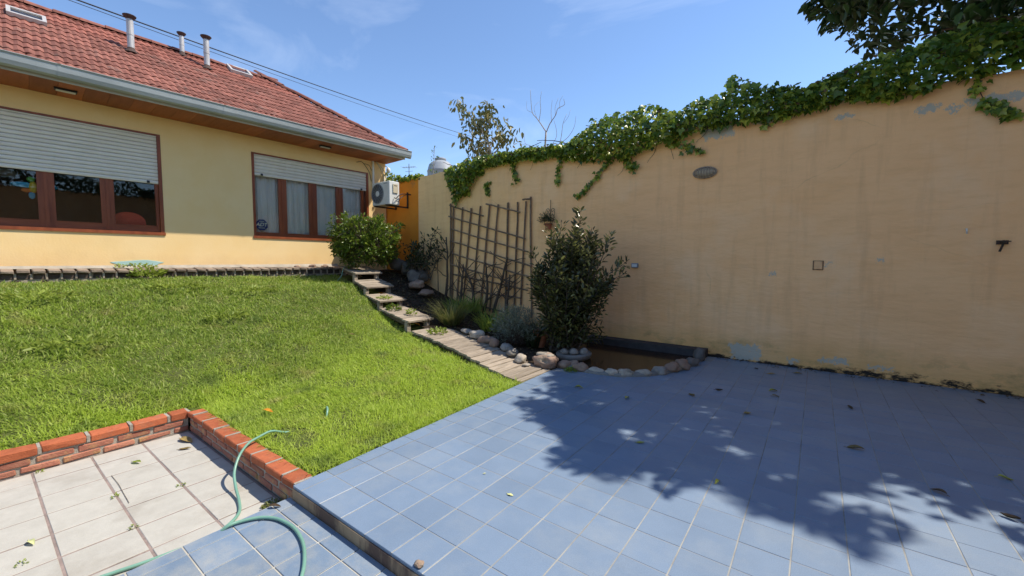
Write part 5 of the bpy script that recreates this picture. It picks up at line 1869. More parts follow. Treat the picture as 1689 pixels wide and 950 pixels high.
sz = 0.04 + 0.085 * rng.random(n) ** 1.4
loc0 = np.array([0, 7.46, 3.84])
# the nearest large leaves are pieces of their own, the rest one mass
one = bpy.data.meshes.new('leaf')
lp = [(0, 0, 0), (-0.10, 0.34, 0.06), (0.30, 0.62, 0.0), (0.52, 0.26, 0.07), (1, 0, -0.12), (0.52, -0.26, 0.07), (0.30, -0.62, 0.0), (-0.10, -0.34, 0.06), (0.45, 0, 0.10)]
one.from_pydata(lp, [], [(0, 8, 2, 1), (8, 4, 3, 2), (0, 7, 6, 8), (8, 6, 5, 4)])
def one_leaf_mat():
    m = leafmat('ivy_leaf_single', (0.05, 0.11, 0.02), (0.13, 0.22, 0.03), rough=0.30, trans=0.4, spec=0.5)
    nn, ll = m.node_tree.nodes, m.node_tree.links
    oi = nn.new('ShaderNodeObjectInfo')
    for nd in nn:
        if nd.type == 'VALTORGB':
            ll.new(oi.outputs['Random'], nd.inputs['Fac'])
    return m
one.materials.append(one_leaf_mat())
front = np.where((pts[:, 0] > -1.7) & (pts[:, 0] < 2.0) & (pts[:, 1] < 7.32))[0]
front = front[np.argsort(-(pts[front, 0] + rng.normal(0, 0.8, len(front))))][:230]
for i in front:
    a = Vector(axd[i]).normalized()
    nv = Vector(outw[i])
    sdv = a.cross(nv).normalized()
    nv = sdv.cross(a)
    mm = (Matrix((a, -sdv, nv)).transposed() * float(sz[i] * 1.12)).to_4x4()
    mm.translation = Vector(pts[i] - loc0) + Vector((0, -0.03, 0))
    o = link('leaf', one, iv)
    o.matrix_local = mm
msk = np.ones(n, bool)
msk[front] = False
tag(leaves('foliage', pts[msk] - loc0, axd[msk], outw[msk], sz[msk], sz[msk], 'ivy', iv, shape='ivy'), kind='stuff')
# dark woody stems inside
m = MB()
for k in range(26):
    x = random.uniform(-7.3, 3)
    p_, r_ = walk((x, 0.05, random.uniform(0.03, 0.12)), 8, 0.14, (random.choice((-1, 1)), 0, 0.1), 0.012, 0.006, 0.4)
    m.tube(p_, r_, 5)
m.build('stem', 'dry_stem', iv)
# woody runners clinging to the render below the leaves
for k in range(9):
    x = random.uniform(-7.2, 2.2)
    zt = float(np.interp(x, ivl[:, 0], ivl[:, 1])) - 3.84
    p_, r_ = walk((x, -0.012, zt + 0.1), 7, random.uniform(0.03, 0.06), (random.gauss(0, 0.8), 0, -1), 0.005, 0.002, 0.6)
    m = MB()
    m.tube([(a_, -0.012, c_) for a_, b_, c_ in p_], r_, 4)
    m.build('runner', 'dry_stem', iv)
n = 420
pd_ = ivy_points(n, -7.4, 2.2)
n = len(pd_)
tag(leaves('dead_leaves', pd_ - loc0 + np.array([0, -0.03, 0]), rng.normal(0, 1, (n, 3)), rng.normal(0, 1, (n, 3)), rng.uniform(0.04, 0.08, n), rng.uniform(0.03, 0.06, n), 'litter', iv, shape='ivy'), kind='stuff')
# hanging strands
STR = [([(-6.99, 3.55), (-7.2, 3.3), (-7.3, 3.04)], 90, 0.10), ([(-6.9, 3.5), (-7.0, 3.28), (-6.83, 3.27)], 50, 0.07), ([(-5.52, 3.85), (-5.48, 3.6), (-5.42, 3.34)], 60, 0.06), ([(-4.22, 3.8), (-4.33, 3.5), (-4.36, 3.2)], 55, 0.05),
       ([(-3.2, 3.58), (-3.48, 3.24), (-3.72, 3.0), (-3.9, 2.86)], 80, 0.045), ([(-2.94, 3.55), (-2.85, 3.4), (-2.76, 3.3)], 70, 0.07), ([(-2.2, 3.7), (-1.9, 3.55), (-1.59, 3.43)], 60, 0.05),
       ([(1.41, 3.9), (1.5, 3.57), (1.62, 3.43), (1.76, 3.32)], 90, 0.07), ([(-6.26, 3.42), (-6.25, 3.3), (-6.24, 3.16)], 45, 0.06), ([(-0.8, 3.72), (-0.72, 3.66), (-0.64, 3.64)], 10, 0.03)]
for pl_, cnt, sprd in STR:
    P3 = catmull([(a, 7.40 - 7.46, b - 3.84) for a, b in pl_], 8)
    m = MB()
    m.tube(P3, 0.005, 5)
    so_ = m.build('hanging_strand', 'dry_stem', iv)
    idx = rng.integers(0, len(P3), cnt)
    base = np.array([tuple(P3[i]) for i in idx]) + rng.normal(0, 1, (cnt, 3)) * np.array([sprd * 0.6, 0.02, sprd * 0.6])
    base[:, 1] = np.minimum(base[:, 1], -0.02)
    s_ = rng.uniform(0.05, 0.085, cnt)
    tag(leaves('strand_leaves', base, np.stack([rng.normal(0, .7, cnt), -0.2 + 0.2 * rng.normal(size=cnt), -0.8 + 0.3 * rng.normal(size=cnt)], 1),
           np.stack([rng.normal(0, .4, cnt), -np.ones(cnt), 0.3 + 0.3 * rng.normal(size=cnt)], 1), s_, s_, 'ivy', so_, shape='ivy'), kind='stuff')
iv2 = thing('ivy', 'small clump of ivy on the top of the orange wall by the eaves', 'ivy', (-9.4, 7.5, 3.82))
n = 700
x = rng.uniform(-0.95, 0.75, n)
hgt = np.interp(x, [-0.95, -0.6, -0.2, 0.75], [0.25, 0.36, 0.16, 0.14])
pp = np.stack([x, rng.uniform(-0.12, 0.25, n), -0.04 + hgt * rng.random(n)], 1)
s_ = rng.uniform(0.05, 0.09, n)
tag(leaves('foliage', pp, np.stack([rng.normal(0, .7, n), rng.normal(0, .4, n), -0.5 + 0.5 * rng.normal(size=n)], 1), np.stack([rng.normal(0, .5, n), -0.6 + 0.5 * rng.normal(size=n), 0.7 + 0.4 * rng.normal(size=n)], 1), s_, s_, 'ivy', iv2, shape='ivy'), kind='stuff')

# ------------------------------------------------------------------ big tree behind and above the wall, its crown shading the patio
bt_ = thing('broadleaf_tree', 'large dark broadleaf tree overhanging the right end of the wall', 'tree', (3.9, 9.6, -0.3))
EX = [-3.2, -2.95, -2.75, -2.62, -2.3, -1.8, -1.62, -1.15, -0.98, -0.78, -0.55, -0.3, 0.0, 0.2, 0.36, 0.5, 0.75, 1.0, 2.0, 4.0]
EY = [5.6, 4.75, 4.35, 3.55, 3.35, 3.2, 2.68, 2.72, 3.1, 2.82, 3.1, 2.95, 2.95, 2.85, 3.05, 3.55, 3.5, 3.4, 3.0, 2.6]
GAPS = [(-2.42, 3.95, 0.30, 0.10), (-1.35, 3.6, 0.20, 0.09), (-1.0, 4.05, 0.16, 0.08), (-0.7, 4.1, 0.22, 0.07), (-0.45, 3.75, 0.18, 0.10), (-0.2, 3.55, 0.16, 0.08), (0.25, 3.45, 0.2, 0.09), (0.0, 3.85, 0.10, 0.06), (-0.95, 4.75, 0.14, 0.05),
        (-1.9, 4.15, 0.22, 0.07), (-0.35, 4.9, 0.16, 0.05), (0.5, 3.95, 0.2, 0.06), (-2.1, 4.75, 0.18, 0.05), (0.1, 3.25, 0.12, 0.06), (0.9, 4.2, 0.12, 0.05), (-1.55, 4.45, 0.12, 0.05)]
_g = random.Random(17)
for _ in range(26):
    GAPS.append((_g.uniform(-2.3, 1.2), _g.uniform(3.3, 5.0), _g.uniform(0.06, 0.17), _g.uniform(0.035, 0.08)))
for _ in range(10):
    GAPS.append((_g.uniform(0.1, 1.3), _g.uniform(3.3, 4.2), _g.uniform(0.10, 0.26), _g.uniform(0.04, 0.09)))
kx, ky = SUN.x / SUN.z, SUN.y / SUN.z
def crown_ok(p, soft=0.0):
    x, y, z = p
    e = ((x - 3.8) / 4.6) ** 2 + ((y - 7.7) / 4.7) ** 2 + ((z - 7.0) / 3.1) ** 2
    if e > 1.0:
        return False
    # left outline of the crown above the wall (its lower boughs stop short of here)
    ratio = (z - 1.592) / y
    if ratio < 0.56:
        lim = -0.035 * y + 0.25 * mnoise.noise(Vector((y * 0.9, z * 1.3, 2.2))) + 0.30 * max(0.0, 0.42 - ratio) * 10
        if x < lim:
            return False
        low = 0.375 - 0.016 * min(x, 3)          # underside
        if ratio < low + 0.03 * mnoise.noise(Vector((x * 1.5, y, 7.0))):
            return False
    sx, sy = x - kx * z, y - ky * z
    if sy < np.interp(sx, EX, EY) + soft:
        # boughs never reach out that far
        zc = z - (y - 7.46) / ky if y > 7.46 else z
        if not (y > 7.46 and zc < 3.8):
            return False
    for gx_, gy_, ga, gb in GAPS:
        if ((sx - gx_) / ga) ** 2 + ((sy - gy_) / gb) ** 2 < 1:
            return False
    return True
random.seed(5)
cent = []
while len(cent) < 1000:
    p = (random.uniform(-0.8, 8.0), random.uniform(3.0, 11.8), random.uniform(4.2, 9.8))
    if crown_ok(p, 0.06):
        cent.append(p)
P, A, N = [], [], []
for c in cent:
    tw = Vector((random.gauss(0, 1), random.gauss(0, 1), random.gauss(-0.2, 0.4))).normalized()
    for k in range(52):
        q = Vector(c) + Vector((random.gauss(0, 0.17), random.gauss(0, 0.17), random.gauss(0, 0.12)))
        if crown_ok(q):
            P.append(tuple(q))
            A.append((tw.x + random.gauss(0, 0.6), tw.y + random.gauss(0, 0.6), -0.55 + random.gauss(0, 0.35)))
            N.append((random.gauss(0, 0.5), random.gauss(0, 0.5), 1))
P = np.array(P) - np.array([3.9, 9.6, -0.3])
L = rng.uniform(0.12, 0.20, len(P))
tag(leaves('crown', P, A, N, L, L * 0.5, 'crown', bt_), kind='stuff')
m = MB()
m.tube(catmull([(0, 0, 0), (0.05, -0.1, 1.8), (-0.1, -0.25, 3.6), (-0.3, -0.5, 5.2)], 6), [0.26 - 0.006 * i for i in range(19)], 12)
m.build('trunk', 'bark', bt_, smooth=True)
top = Vector((-0.3, -0.5, 5.2))
near = sorted(cent, key=lambda c: random.random())[:70]
for c in near:
    e = Vector(c) - Vector((3.9, 9.6, -0.3))
    s0 = Vector((-0.1, -0.25, 3.6)).lerp(top, random.random())
    mid = s0.lerp(e, 0.5) + Vector((random.gauss(0, 0.15), random.gauss(0, 0.15), 0.25))
    pts_ = catmull([s0, mid, e], 5)
    m = MB()
    m.tube(pts_, [0.05 * (1 - 0.85 * i / 10) for i in range(11)], 6)
    m.build('branch', 'bark', bt_, smooth=True)

# ------------------------------------------------------------------ smaller trees beyond the wall
st3 = thing('small_tree', 'small sparse tree with drooping olive leaves beyond the wall', 'tree', (-9.1, 11.0, -0.3))
random.seed(71)
m = MB()
m.tube(catmull([(0.1, 0, 0), (0.05, 0, 3.0), (0.0, 0, 5.3), (-0.25, 0.05, 6.2)], 6), [0.075 - 0.0025 * i for i in range(19)], 8)
m.build('trunk', 'bark_pale', st3, smooth=True)
BR = [((0, 0, 5.2), (-0.4, 0, 6.4)), ((-0.2, 0, 6.1), (-1.0, 0, 7.05)), ((-1.0, 0, 7.05), (-1.75, 0.1, 7.75)), ((-0.25, 0, 6.2), (-0.2, 0, 7.2)), ((-0.1, 0, 5.8), (0.65, 0, 6.4)), ((0.1, 0, 5.5), (0.95, 0, 6.1)), ((0.0, 0, 5.4), (-0.9, 0.1, 6.0)), ((-0.9, 0.1, 6.0), (-1.35, 0, 6.35)),
      ((0, 0, 5.3), (-0.9, 0, 5.75)), ((0.05, 0, 5.1), (0.75, 0, 5.6)), ((-0.4, 0, 6.4), (-0.9, 0.2, 6.75)), ((0.2, 0, 5.3), (1.0, -0.1, 5.25)), ((-0.25, 0, 6.2), (0.2, -0.2, 6.9)), ((-0.6, 0, 6.5), (-0.5, 0.2, 7.1))]
P, A, N = [], [], []
for a, b in BR:
    a, b = Vector(a), Vector(b)
    pts_ = catmull([a, (a + b) / 2 + Vector((random.gauss(0, .05), 0, 0.05)), b], 4)
    m = MB()
    m.tube(pts_, [0.024 * (1 - 0.7 * i / 8) for i in range(9)], 5)
    m.build('branch', 'bark_pale', st3)
    bare = b.x > 0.7 and b.z < 6
    for k in range(8 if bare else 52):
        t = random.uniform(0.35, 1.08)
        q = a.lerp(b, t) + Vector((random.gauss(0, 0.16), random.gauss(0, 0.18), random.gauss(0, 0.13)))
        P.append(tuple(q))
        A.append((random.gauss(0, 0.6), random.gauss(0, 0.5), -0.8 + random.gauss(0, 0.45)))
        N.append((random.gauss(0, 1), -0.6 + random.gauss(0, 0.6), 0.5))
L = rng.uniform(0.15, 0.26, len(P))
tag(leaves('crown', P, A, N, L, L * 0.42, 'olive', st3), kind='stuff')

random.seed(93)
bt2 = thing('bare_tree', 'leafless grey tree beyond the wall right of the olive leaved tree', 'tree', (-6.25, 10.0, -0.3))
BT = [([(-6.35, 0.0), (-6.3, 2.5), (-6.29, 4.4), (-6.27, 5.21)], 0.06, 0.038), ([(-6.27, 5.21), (-6.45, 5.45), (-6.6, 5.66), (-6.76, 5.85), (-6.80, 6.15), (-6.83, 6.5)], 0.026, 0.008),
      ([(-6.52, 5.55), (-6.46, 5.85), (-6.46, 6.1), (-6.42, 6.35)], 0.014, 0.006), ([(-6.27, 5.21), (-6.12, 5.42), (-5.98, 5.62), (-5.86, 5.75), (-5.70, 5.84), (-5.66, 5.95)], 0.024, 0.007),
      ([(-6.1, 5.45), (-6.12, 5.75), (-6.08, 6.05)], 0.011, 0.005), ([(-5.98, 5.62), (-6.0, 5.85), (-5.94, 6.1)], 0.010, 0.005), ([(-5.84, 5.76), (-5.84, 5.95), (-5.78, 6.12)], 0.009, 0.004),
      ([(-6.29, 4.55), (-6.05, 4.85), (-5.86, 4.82), (-5.80, 5.05), (-5.72, 5.35), (-5.66, 5.6)], 0.022, 0.006), ([(-5.86, 4.82), (-5.6, 4.95), (-5.42, 5.2), (-5.32, 5.45)], 0.013, 0.005),
      ([(-6.2, 4.7), (-6.02, 5.05), (-5.93, 5.25), (-5.96, 5.45)], 0.014, 0.006), ([(-6.3, 4.6), (-6.75, 4.9), (-6.95, 5.0), (-7.0, 5.3)], 0.014, 0.005), ([(-6.95, 5.0), (-7.2, 5.05), (-7.3, 5.25)], 0.008, 0.004),
      ([(-6.76, 5.85), (-6.9, 5.95), (-6.92, 6.2)], 0.008, 0.004), ([(-6.6, 5.66), (-6.66, 5.95), (-6.62, 6.15)], 0.008, 0.004), ([(-5.72, 5.35), (-5.58, 5.5), (-5.55, 5.7)], 0.007, 0.004), ([(-5.8, 4.9), (-5.5, 4.75), (-5.25, 4.95)], 0.011, 0.004)]
for q_, ra, rb in BT:
    pts_ = catmull([(x + 6.25, random.gauss(0, 0.05) * (i > 0), z + 0.3) for i, (x, z) in enumerate(q_)], 4)
    m = MB()
    m.tube(pts_, [0.62 * (ra + (rb - ra) * i / (len(pts_) - 1)) for i in range(len(pts_))], 6)
    m.build('trunk' if q_[0][1] == 0 else 'branch', 'bark_pale', bt2, smooth=True)
sap = thing('sapling', 'thin sapling with few leaves in front of the grey water tank', 'tree', (-13.25, 12.2, -0.3))
m = MB()
m.tube(catmull([(0, 0, 0), (0.02, 0, 3), (-0.05, 0, 5.2), (0.03, 0, 6.75)], 5), [0.035 - 0.0018 * i for i in range(16)], 6)
m.build('trunk', 'bark_pale', sap)
random.seed(8)
st_ = [((0, 0, z), (random.choice((-1, 1)) * random.uniform(0.1, 0.3), random.gauss(0, .1), z + random.uniform(0.1, 0.35))) for z in np.linspace(4.4, 6.5, 12)]
shrub(sap, st_, 'bush', 0.09, 26, r0=0.006, spread=0.05)

# ------------------------------------------------------------------ water tank, aerial, overhead cables
wt = thing('water_tank', 'grey domed plastic water tank beyond the wall', 'tank', (-14.75, 14.0, -0.3))
m = MB()
m.lathe([(0.60, 5.35), (0.63, 5.4), (0.63, 5.75), (0.65, 5.78), (0.63, 5.81), (0.63, 6.15), (0.65, 6.18), (0.62, 6.22), (0.55, 6.48), (0.40, 6.62), (0.26, 6.68)], (0, 0, 0), 28)
m.build('tank_body', 'tank', wt, smooth=True)
m = MB()
m.lathe([(0.27, 6.66), (0.28, 6.76), (0.25, 6.80), (0.0, 6.82)], (0, 0, 0), 20)
m.build('lid', 'grey_plastic', wt, smooth=True)
m = MB()
m.box(-0.55, 0.55, -0.55, 0.55, 0, 5.2)
m.box(-0.7, 0.7, -0.7, 0.7, 5.2, 5.35)
m.build('stand', 'concrete', wt)
an = thing('tv_aerial', 'small television aerial on a mast far beyond the orange wall', 'aerial', (-24.4, 20.0, -0.3))
m = MB()
m.tube([(0, 0, 0), (0, 0, 9.0)], 0.03, 6)
m.build('mast', 'grey_plastic', an)
m = MB()
m.bar((-0.5, -0.2, 8.75), (0.5, 0.2, 8.75), 0.025, 0.025)
for k in np.linspace(-0.45, 0.45, 6):
    m.bar((k + 0.12, 0.4 * k - 0.3, 8.75), (k - 0.12, 0.4 * k + 0.3, 8.75), 0.014, 0.014)
m.bar((-0.3, -0.1, 8.45), (0.3, 0.1, 8.45), 0.02, 0.02)
m.build('elements', 'grey_plastic', an)
A0, C0 = Vector((-13.277, 1.823, 7.284)), Vector((-23.816, 25.591, 11.861))
A1, C1 = Vector((-14.518, 3.432, 7.711)), Vector((-23.678, 25.661, 11.459))
for (a, c, r_, lab) in ((A0, C0, 0.017, 'thick black overhead cable passing above the house roof'), (A1, C1, 0.008, 'thin overhead cable just below the thick one')):
    d = c - a
    s0, s1 = a - d * 0.6, a + d * 1.22
    pts_ = []
    for t in np.linspace(0, 1, 40):
        p = s0.lerp(s1, t)
        pts_.append(p + Vector((0, 0, -0.35 * 4 * t * (1 - t) + 0.30)))
    m = MB()
    m.tube(pts_, r_, 5)
    tag(m.build('overhead_cable', 'cable'), lab, 'cable', 'overhead cables')
e = A0 + (C0 - A0) * 1.22
up_ = thing('utility_pole', 'distant utility pole behind the olive leaved tree holding the cables', 'pole', (e.x, e.y, -0.3))
m = MB()
m.tube([(0, 0, 0), (0, 0, e.z + 0.6)], [0.12, 0.09], 8)
m.build('shaft', 'concrete', up_)
m = MB()
m.bar((-0.6, 0, e.z + 0.35), (0.6, 0, e.z + 0.35), 0.08, 0.08)
m.build('crossarm', 'wood_dark', up_)

# ------------------------------------------------------------------ garden hose
LZ = lambda x, y, d=0.018: (x, y, float(lawn_z(x, y)) + d)
hpts = [(-9.28, 5.75, 1.43), (-9.22, 5.58, 1.45), (-9.14, 5.46, 1.36), (-9.08, 5.38, 1.22), LZ(-8.95, 5.2, 0.0), LZ(-8.2, 4.9, -0.04), LZ(-7.2, 4.5, -0.04), LZ(-6.2, 3.7, -0.04), LZ(-5.2, 2.9, -0.04), LZ(-4.5, 2.42, -0.04), LZ(-4.2, 2.28, 0.0), LZ(-4.10, 2.23, 0.05), LZ(-4.0, 2.18, 0.05),
        LZ(-3.95, 2.12, -0.03), LZ(-3.90, 2.0, -0.04), LZ(-3.93, 1.75, -0.005), (-3.90, 1.60, 0.045), (-3.86, 1.48, 0.045), (-3.80, 1.37, 0.040), (-3.71, 1.27, 0.00), (-3.62, 1.20, -0.08), (-3.50, 1.165, -0.145), (-3.36, 1.135, -0.18), (-3.22, 1.09, -0.186), (-3.14, 1.03, -0.186),
        (-3.085, 0.95, -0.186), (-3.06, 0.86, -0.186), (-3.07, 0.72, -0.186), (-3.10, 0.55, -0.186), (-3.14, 0.40, -0.186), (-3.2, 0.1, -0.186), (-3.15, -0.3, -0.186), (-3.0, -0.4, -0.186), (-2.95, -0.2, -0.186), (-2.945, 0.3, -0.186), (-2.945, 0.72, -0.182), (-2.93, 0.84, -0.14),
        (-2.905, 0.91, -0.082), (-2.89, 0.98, -0.078), (-2.84, 1.07, -0.08), (-2.76, 1.125, -0.08), (-2.66, 1.15, -0.08), (-2.54, 1.155, -0.08), (-2.40, 1.13, -0.08), (-2.27, 1.08, -0.08), (-2.12, 0.99, -0.08), (-1.9, 0.8, -0.08), (-1.6, 0.3, -0.08), (-1.5, -0.4, -0.08)]
m = MB()
cp = catmull(hpts, 6)
m.tube(cp, 0.0105, 9)
ho = thing('garden_hose', 'green garden hose looping over the brick wall and both patios', 'hose', (-3.1, 1.0, 0))
m.v = [(a + 3.1, b - 1.0, c) for a, b, c in m.v]
m.build('hose', 'hose', ho, smooth=True)

# ------------------------------------------------------------------ fallen leaves
def leaf_mesh(seed, L=0.13, W=0.06, curl=0.5):
    rr = random.Random(seed)
    n, k = 7, 5
    vs = []
    for i in range(n):
        t = i / (n - 1)
        w = W * math.sin(math.pi * min(0.98, 0.06 + t * 0.94)) ** 0.75 * (1.0 - 0.2 * t) + 0.001
        for j in range(k):
            s_ = (j / (k - 1) - 0.5) * 2
            z = curl * (abs(s_) ** 1.6) * w * 0.55 + 0.006 * math.sin(t * math.pi * 1.3 + seed) * curl * 2 + rr.uniform(0, 0.003)
            vs.append(((t - 0.5) * L, s_ * w * 0.5 * (1 - 0.25 * curl), z))
    fs = [(i * k + j, i * k + j + 1, (i + 1) * k + j + 1, (i + 1) * k + j) for i in range(n - 1) for j in range(k - 1)]
    zmin = min(v[2] for v in vs)
    m = MB()
    m.add([(a, b, c - zmin + 0.001) for a, b, c in vs], fs)
    m.tube([(-L * 0.5, 0, 0.004 - zmin * 0), (-L * 0.72, 0.006, 0.004)], [0.0022, 0.0014], 4)
    return m
G3 = 'fallen leaves on the patios and lawn'
FL = [(-2.34, 4.56, 0.13, 'yellow_leaf', 0.3, 'yellow green leaf on shaded tiles in front of the reddish rim stone'),
      (-1.71, 4.55, 0.13, 'yellow_leaf', 1.6, 'olive leaf on shaded tiles in front of the grey mossy rim stone'),
      (-1.14, 5.12, 0.14, 'dry_leaf', 2.4, 'pale leaf on the tiles right of the pond, nearest the pond of the pair'),
      (-0.91, 5.52, 0.11, 'brown_leaf', 0.2, 'small dark leaf on the tiles behind the pale leaf by the pond'),
      (-0.46, 6.8, 0.13, 'dry_leaf', 0.4, 'left of two tan leaves near the foot of the wall'),
      (-0.16, 7.06, 0.13, 'dry_leaf', 0.1, 'right of two tan leaves near the foot of the wall'),
      (-0.37, 5.91, 0.13, 'yellow_leaf', 0.7, 'yellow leaf lying between the wall and the large tan leaf'),
      (-0.33, 5.68, 0.10, 'dry_leaf', 0.2, 'small tan leaf just in front of the yellow leaf near the wall'),
      (-0.66, 7.0, 0.10, 'brown_leaf', 1.0, 'small dark leaf below the bare cement patch of the wall'),
      (-0.52, 4.84, 0.12, 'dry_leaf', 0.9, 'tan leaf on the shaded tiles left of the large tan leaf'),
      (0.35, 5.73, 0.11, 'brown_leaf', 2.0, 'brown curled leaf on the tiles in front of the wall, right of the junction box'),
      (0.33, 4.48, 0.15, 'dry_leaf', 0.15, 'large tan oval leaf in the middle of the shaded tiles'),
      (-0.51, 3.18, 0.08, 'yellow_leaf', 1.3, 'small yellow leaf at the edge of the tree shade'),
      (0.74, 3.97, 0.11, 'brown_leaf', 2.6, 'brown and tan leaf at the right beside a sunny fleck'),
      (1.18, 4.52, 0.10, 'yellow_leaf', 0.1, 'bright yellow leaf near the right edge of the patio'),
      (1.03, 3.83, 0.11, 'brown_leaf', 2.7, 'nearly black leaf near the lower right edge of the patio'),
      (-1.18, 3.48, 0.09, 'yellow_leaf', 0.5, 'small olive leaf in dappled shade left of centre'),
      (1.56, 6.9, 0.13, 'brown_leaf', 2.2, 'dark leaf on the tiles near the right end of the wall'),
      (-1.61, 2.15, 0.06, 'petal', 0.1, 'pale yellow petal on the sunny blue tiles'),
      (-1.93, 2.26, 0.028, 'petal', 1.2, 'tiny white petal left of the pale yellow petal')]
for i, (x, y, L_, mt, rz, lab) in enumerate(FL):
    L_ *= 0.78
    o = leaf_mesh(i, L_, L_ * 0.55, 0.15 if mt == 'petal' else random.uniform(0.3, 0.8)).build('fallen_leaf', mt, None, smooth=True, loc=(x, y, 0.002), rot=(0, 0, rz))
    tag(o, lab, 'leaf', G3)
for i, (x, y, z, L_, mt, rz, lab) in enumerate([
        (-4.93, 1.235, ZW + 0.003, 0.20, 'dry_leaf', 0.2, 'long tan curled leaf in the corner of the white patio'),
        (-4.72, 1.17, ZW + 0.003, 0.10, 'dry_leaf', 0.9, 'small folded tan leaf near the corner of the white patio'),
        (-4.74, 0.83, ZW + 0.003, 0.10, 'weed', 0.4, 'green leaf sprig on the white tiles'),
        (-3.90, 0.17, ZW + 0.003, 0.09, 'petal', 0.2, 'yellowish leaf at the left edge of the white tiles'),
        (-2.90, 1.19, ZB + 0.003, 0.08, 'brown_leaf', 0.8, 'crumpled olive leaf on the lower blue tiles by the step'),
        (-4.46, 1.80, float(lawn_z(-4.46, 1.80)) + 0.055, 0.13, 'orange_leaf', 0.3, 'orange leaf lying on the lawn behind the brick wall'),
        (-6.3, 3.9, float(lawn_z(-6.3, 3.9)) + 0.055, 0.12, 'dry_leaf', 0.3, 'tan leaf lying in the middle of the lawn')]):
    o = leaf_mesh(40 + i, L_, L_ * 0.45, 0.5).build('fallen_leaf', mt, None, smooth=True, loc=(x, y, z), rot=(0, 0, rz))
    tag(o, lab, 'leaf', G3)
n = 170
dx = rng.uniform(-1.3, 2.6, n)
dy = 7.43 - np.abs(rng.normal(0, 0.10, n))
lo2 = leaves('leaf_litter', np.stack([dx, dy, np.full(n, 0.004) + rng.uniform(0, 0.012, n)], 1), np.stack([rng.normal(size=n), rng.normal(size=n), rng.normal(0, 0.15, n)], 1), np.stack([rng.normal(0, .25, n), rng.normal(0, .25, n), np.ones(n)], 1), rng.uniform(0.015, 0.05, n), rng.uniform(0.008, 0.022, n), 'litter')
tag(lo2, 'fine dry litter gathered on the blue tiles along the foot of the wall', 'leaf litter', kind='stuff')
# thin twig on the white patio and a chip of fired clay on the step
m = MB()
m.tube(catmull([(-4.62, 0.650, ZW + 0.004), (-4.40, 0.655, ZW + 0.005), (-4.20, 0.650, ZW + 0.004), (-3.99, 0.645, ZW + 0.004)], 4), [0.0017] * 13, 5)
tag(m.build('twig', 'dry_stem'), 'thin dark twig lying along a joint of the white tiles', 'twig')
m = MB()
m.blob((0, 0, 0.012), (0.03, 0.022, 0.018), 3, 0.35, sub=2)
tag(m.build('clay_chip', 'stone_pink', None, loc=(-1.60, 1.345, 0.0)), 'small pinkish clay chip on the front edge of the blue patio', 'chip')

# ------------------------------------------------------------------ grass
def in_lawn(x, y):
    ok = (x < -2.93 - (y - 1.318) * 0.0415) & (y < path_y(x) + 0.03) & (y > -0.9)
    ok &= ~((x > -5.37) & (y < 1.465))
    ex, ey = math.cos(HR), math.sin(HR)
    u = (x + 10.093) * math.cos(HR) + (y - 7.42) * math.sin(HR)
    return ok & (u > 0.385)
N0 = 1500000
gx_ = rng.uniform(-10.2, -2.9, N0)
gy_ = rng.uniform(-0.9, 5.7, N0)
dist = np.hypot(gx_, gy_)
dens = np.clip((4.6 / dist) ** 1.5, 0.16, 1.0) * 0.55
cl = 0.60 + 0.40 * np.sin(gx_ * 5.1 + 2 * np.sin(gy_ * 3.3)) * np.sin(gy_ * 4.3 + 1.7 * np.sin(gx_ * 2.9))
bare = np.hypot((gx_ + 3.75) / 0.30, (gy_ - 1.72) / 0.16) < 1
prob = dens * cl * np.where(bare, 0.25, 1.0)
k_ = (rng.random(N0) < prob) & in_lawn(gx_, gy_)
gx_, gy_, dist = gx_[k_], gy_[k_], dist[k_]
n = len(gx_)
print('grass blades', n)
gz_ = lawn_z(gx_, gy_) - 0.008
far = np.clip((dist - 3.5) / 6, 0, 1)
tall = 0.8 + 0.35 * np.sin(gx_ * 1.7 + 0.6) * np.cos(gy_ * 2.1) + 0.45 * np.sin(gx_ * 9.3 + 3 * np.sin(gy_ * 4.1)) * np.sin(gy_ * 8.7 + 2 * np.sin(gx_ * 3.7))
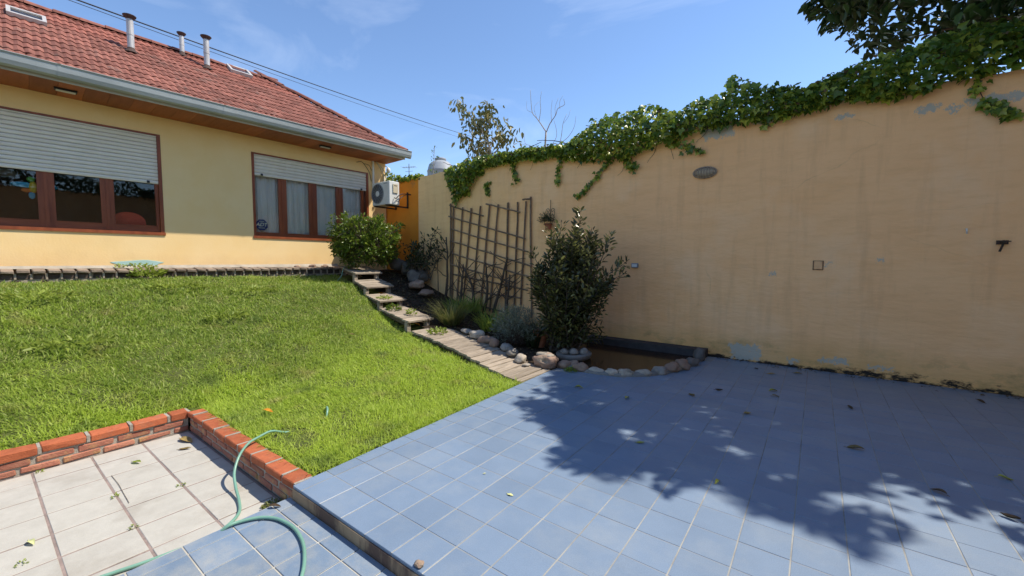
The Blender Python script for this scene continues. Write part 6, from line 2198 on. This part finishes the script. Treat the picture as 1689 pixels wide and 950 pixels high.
L = (0.026 + 0.046 * rng.random(n) ** 1.6) * (0.75 + 0.45 * tall) * (1 + 0.15 * far)
W = (0.0042 + 0.0035 * rng.random(n)) * (1 + 1.5 * far)
a = rng.uniform(0, 2 * np.pi, n) 
ln = np.abs(rng.normal(0.75, 0.55, n))
flow = 1.1 * np.sin(gx_ * 2.3 + gy_ * 1.1) + 0.8 * np.sin(gy_ * 3.7 - gx_ * 1.9)
ax = np.stack([np.cos(a) * ln + 0.35 * np.cos(flow), np.sin(a) * ln + 0.35 * np.sin(flow), np.ones(n)], 1)
nr = -np.stack([np.cos(a), np.sin(a), -0.3 * np.ones(n)], 1)
g_ = leaves('grass', np.stack([gx_, gy_, gz_], 1), ax, nr, L, W, 'grass', None, shape='blade', droop=0.22)
tag(g_, 'sunlit green grass covering the sloping lawn', 'grass', kind='stuff')

# longer loose blades in tufts and along the edges of the turf
N1 = 90000
x1 = rng.uniform(-10.2, -2.9, N1)
y1 = rng.uniform(-0.9, 5.7, N1)
cl1 = np.sin(x1 * 3.1 + 2.2 * np.sin(y1 * 1.7)) * np.sin(y1 * 3.9 + 1.9 * np.sin(x1 * 2.3)) + 0.5 * np.sin(x1 * 11 + y1 * 7)
edge = (np.abs(x1 - (-2.93 - (y1 - 1.318) * 0.0415)) < 0.10) | ((x1 > -5.6) & (y1 < 1.60))
k1 = in_lawn(x1, y1) & ((rng.random(N1) < np.clip(cl1 * 0.55, 0.03, 1)) | edge)
x1, y1 = x1[k1], y1[k1]
n = len(x1)
a = rng.uniform(0, 2 * np.pi, n)
ln = np.abs(rng.normal(0.9, 0.5, n))
far = np.clip((np.hypot(x1, y1) - 3.5) / 6, 0, 1)
g2 = leaves('loose_grass', np.stack([x1, y1, lawn_z(x1, y1)], 1), np.stack([np.cos(a) * ln, np.sin(a) * ln, np.ones(n)], 1), -np.stack([np.cos(a), np.sin(a), -0.3 * np.ones(n)], 1),
            rng.uniform(0.06, 0.115, n), rng.uniform(0.005, 0.008, n) * (1 + 0.9 * far), 'grass', g_, shape='blade', droop=0.35)
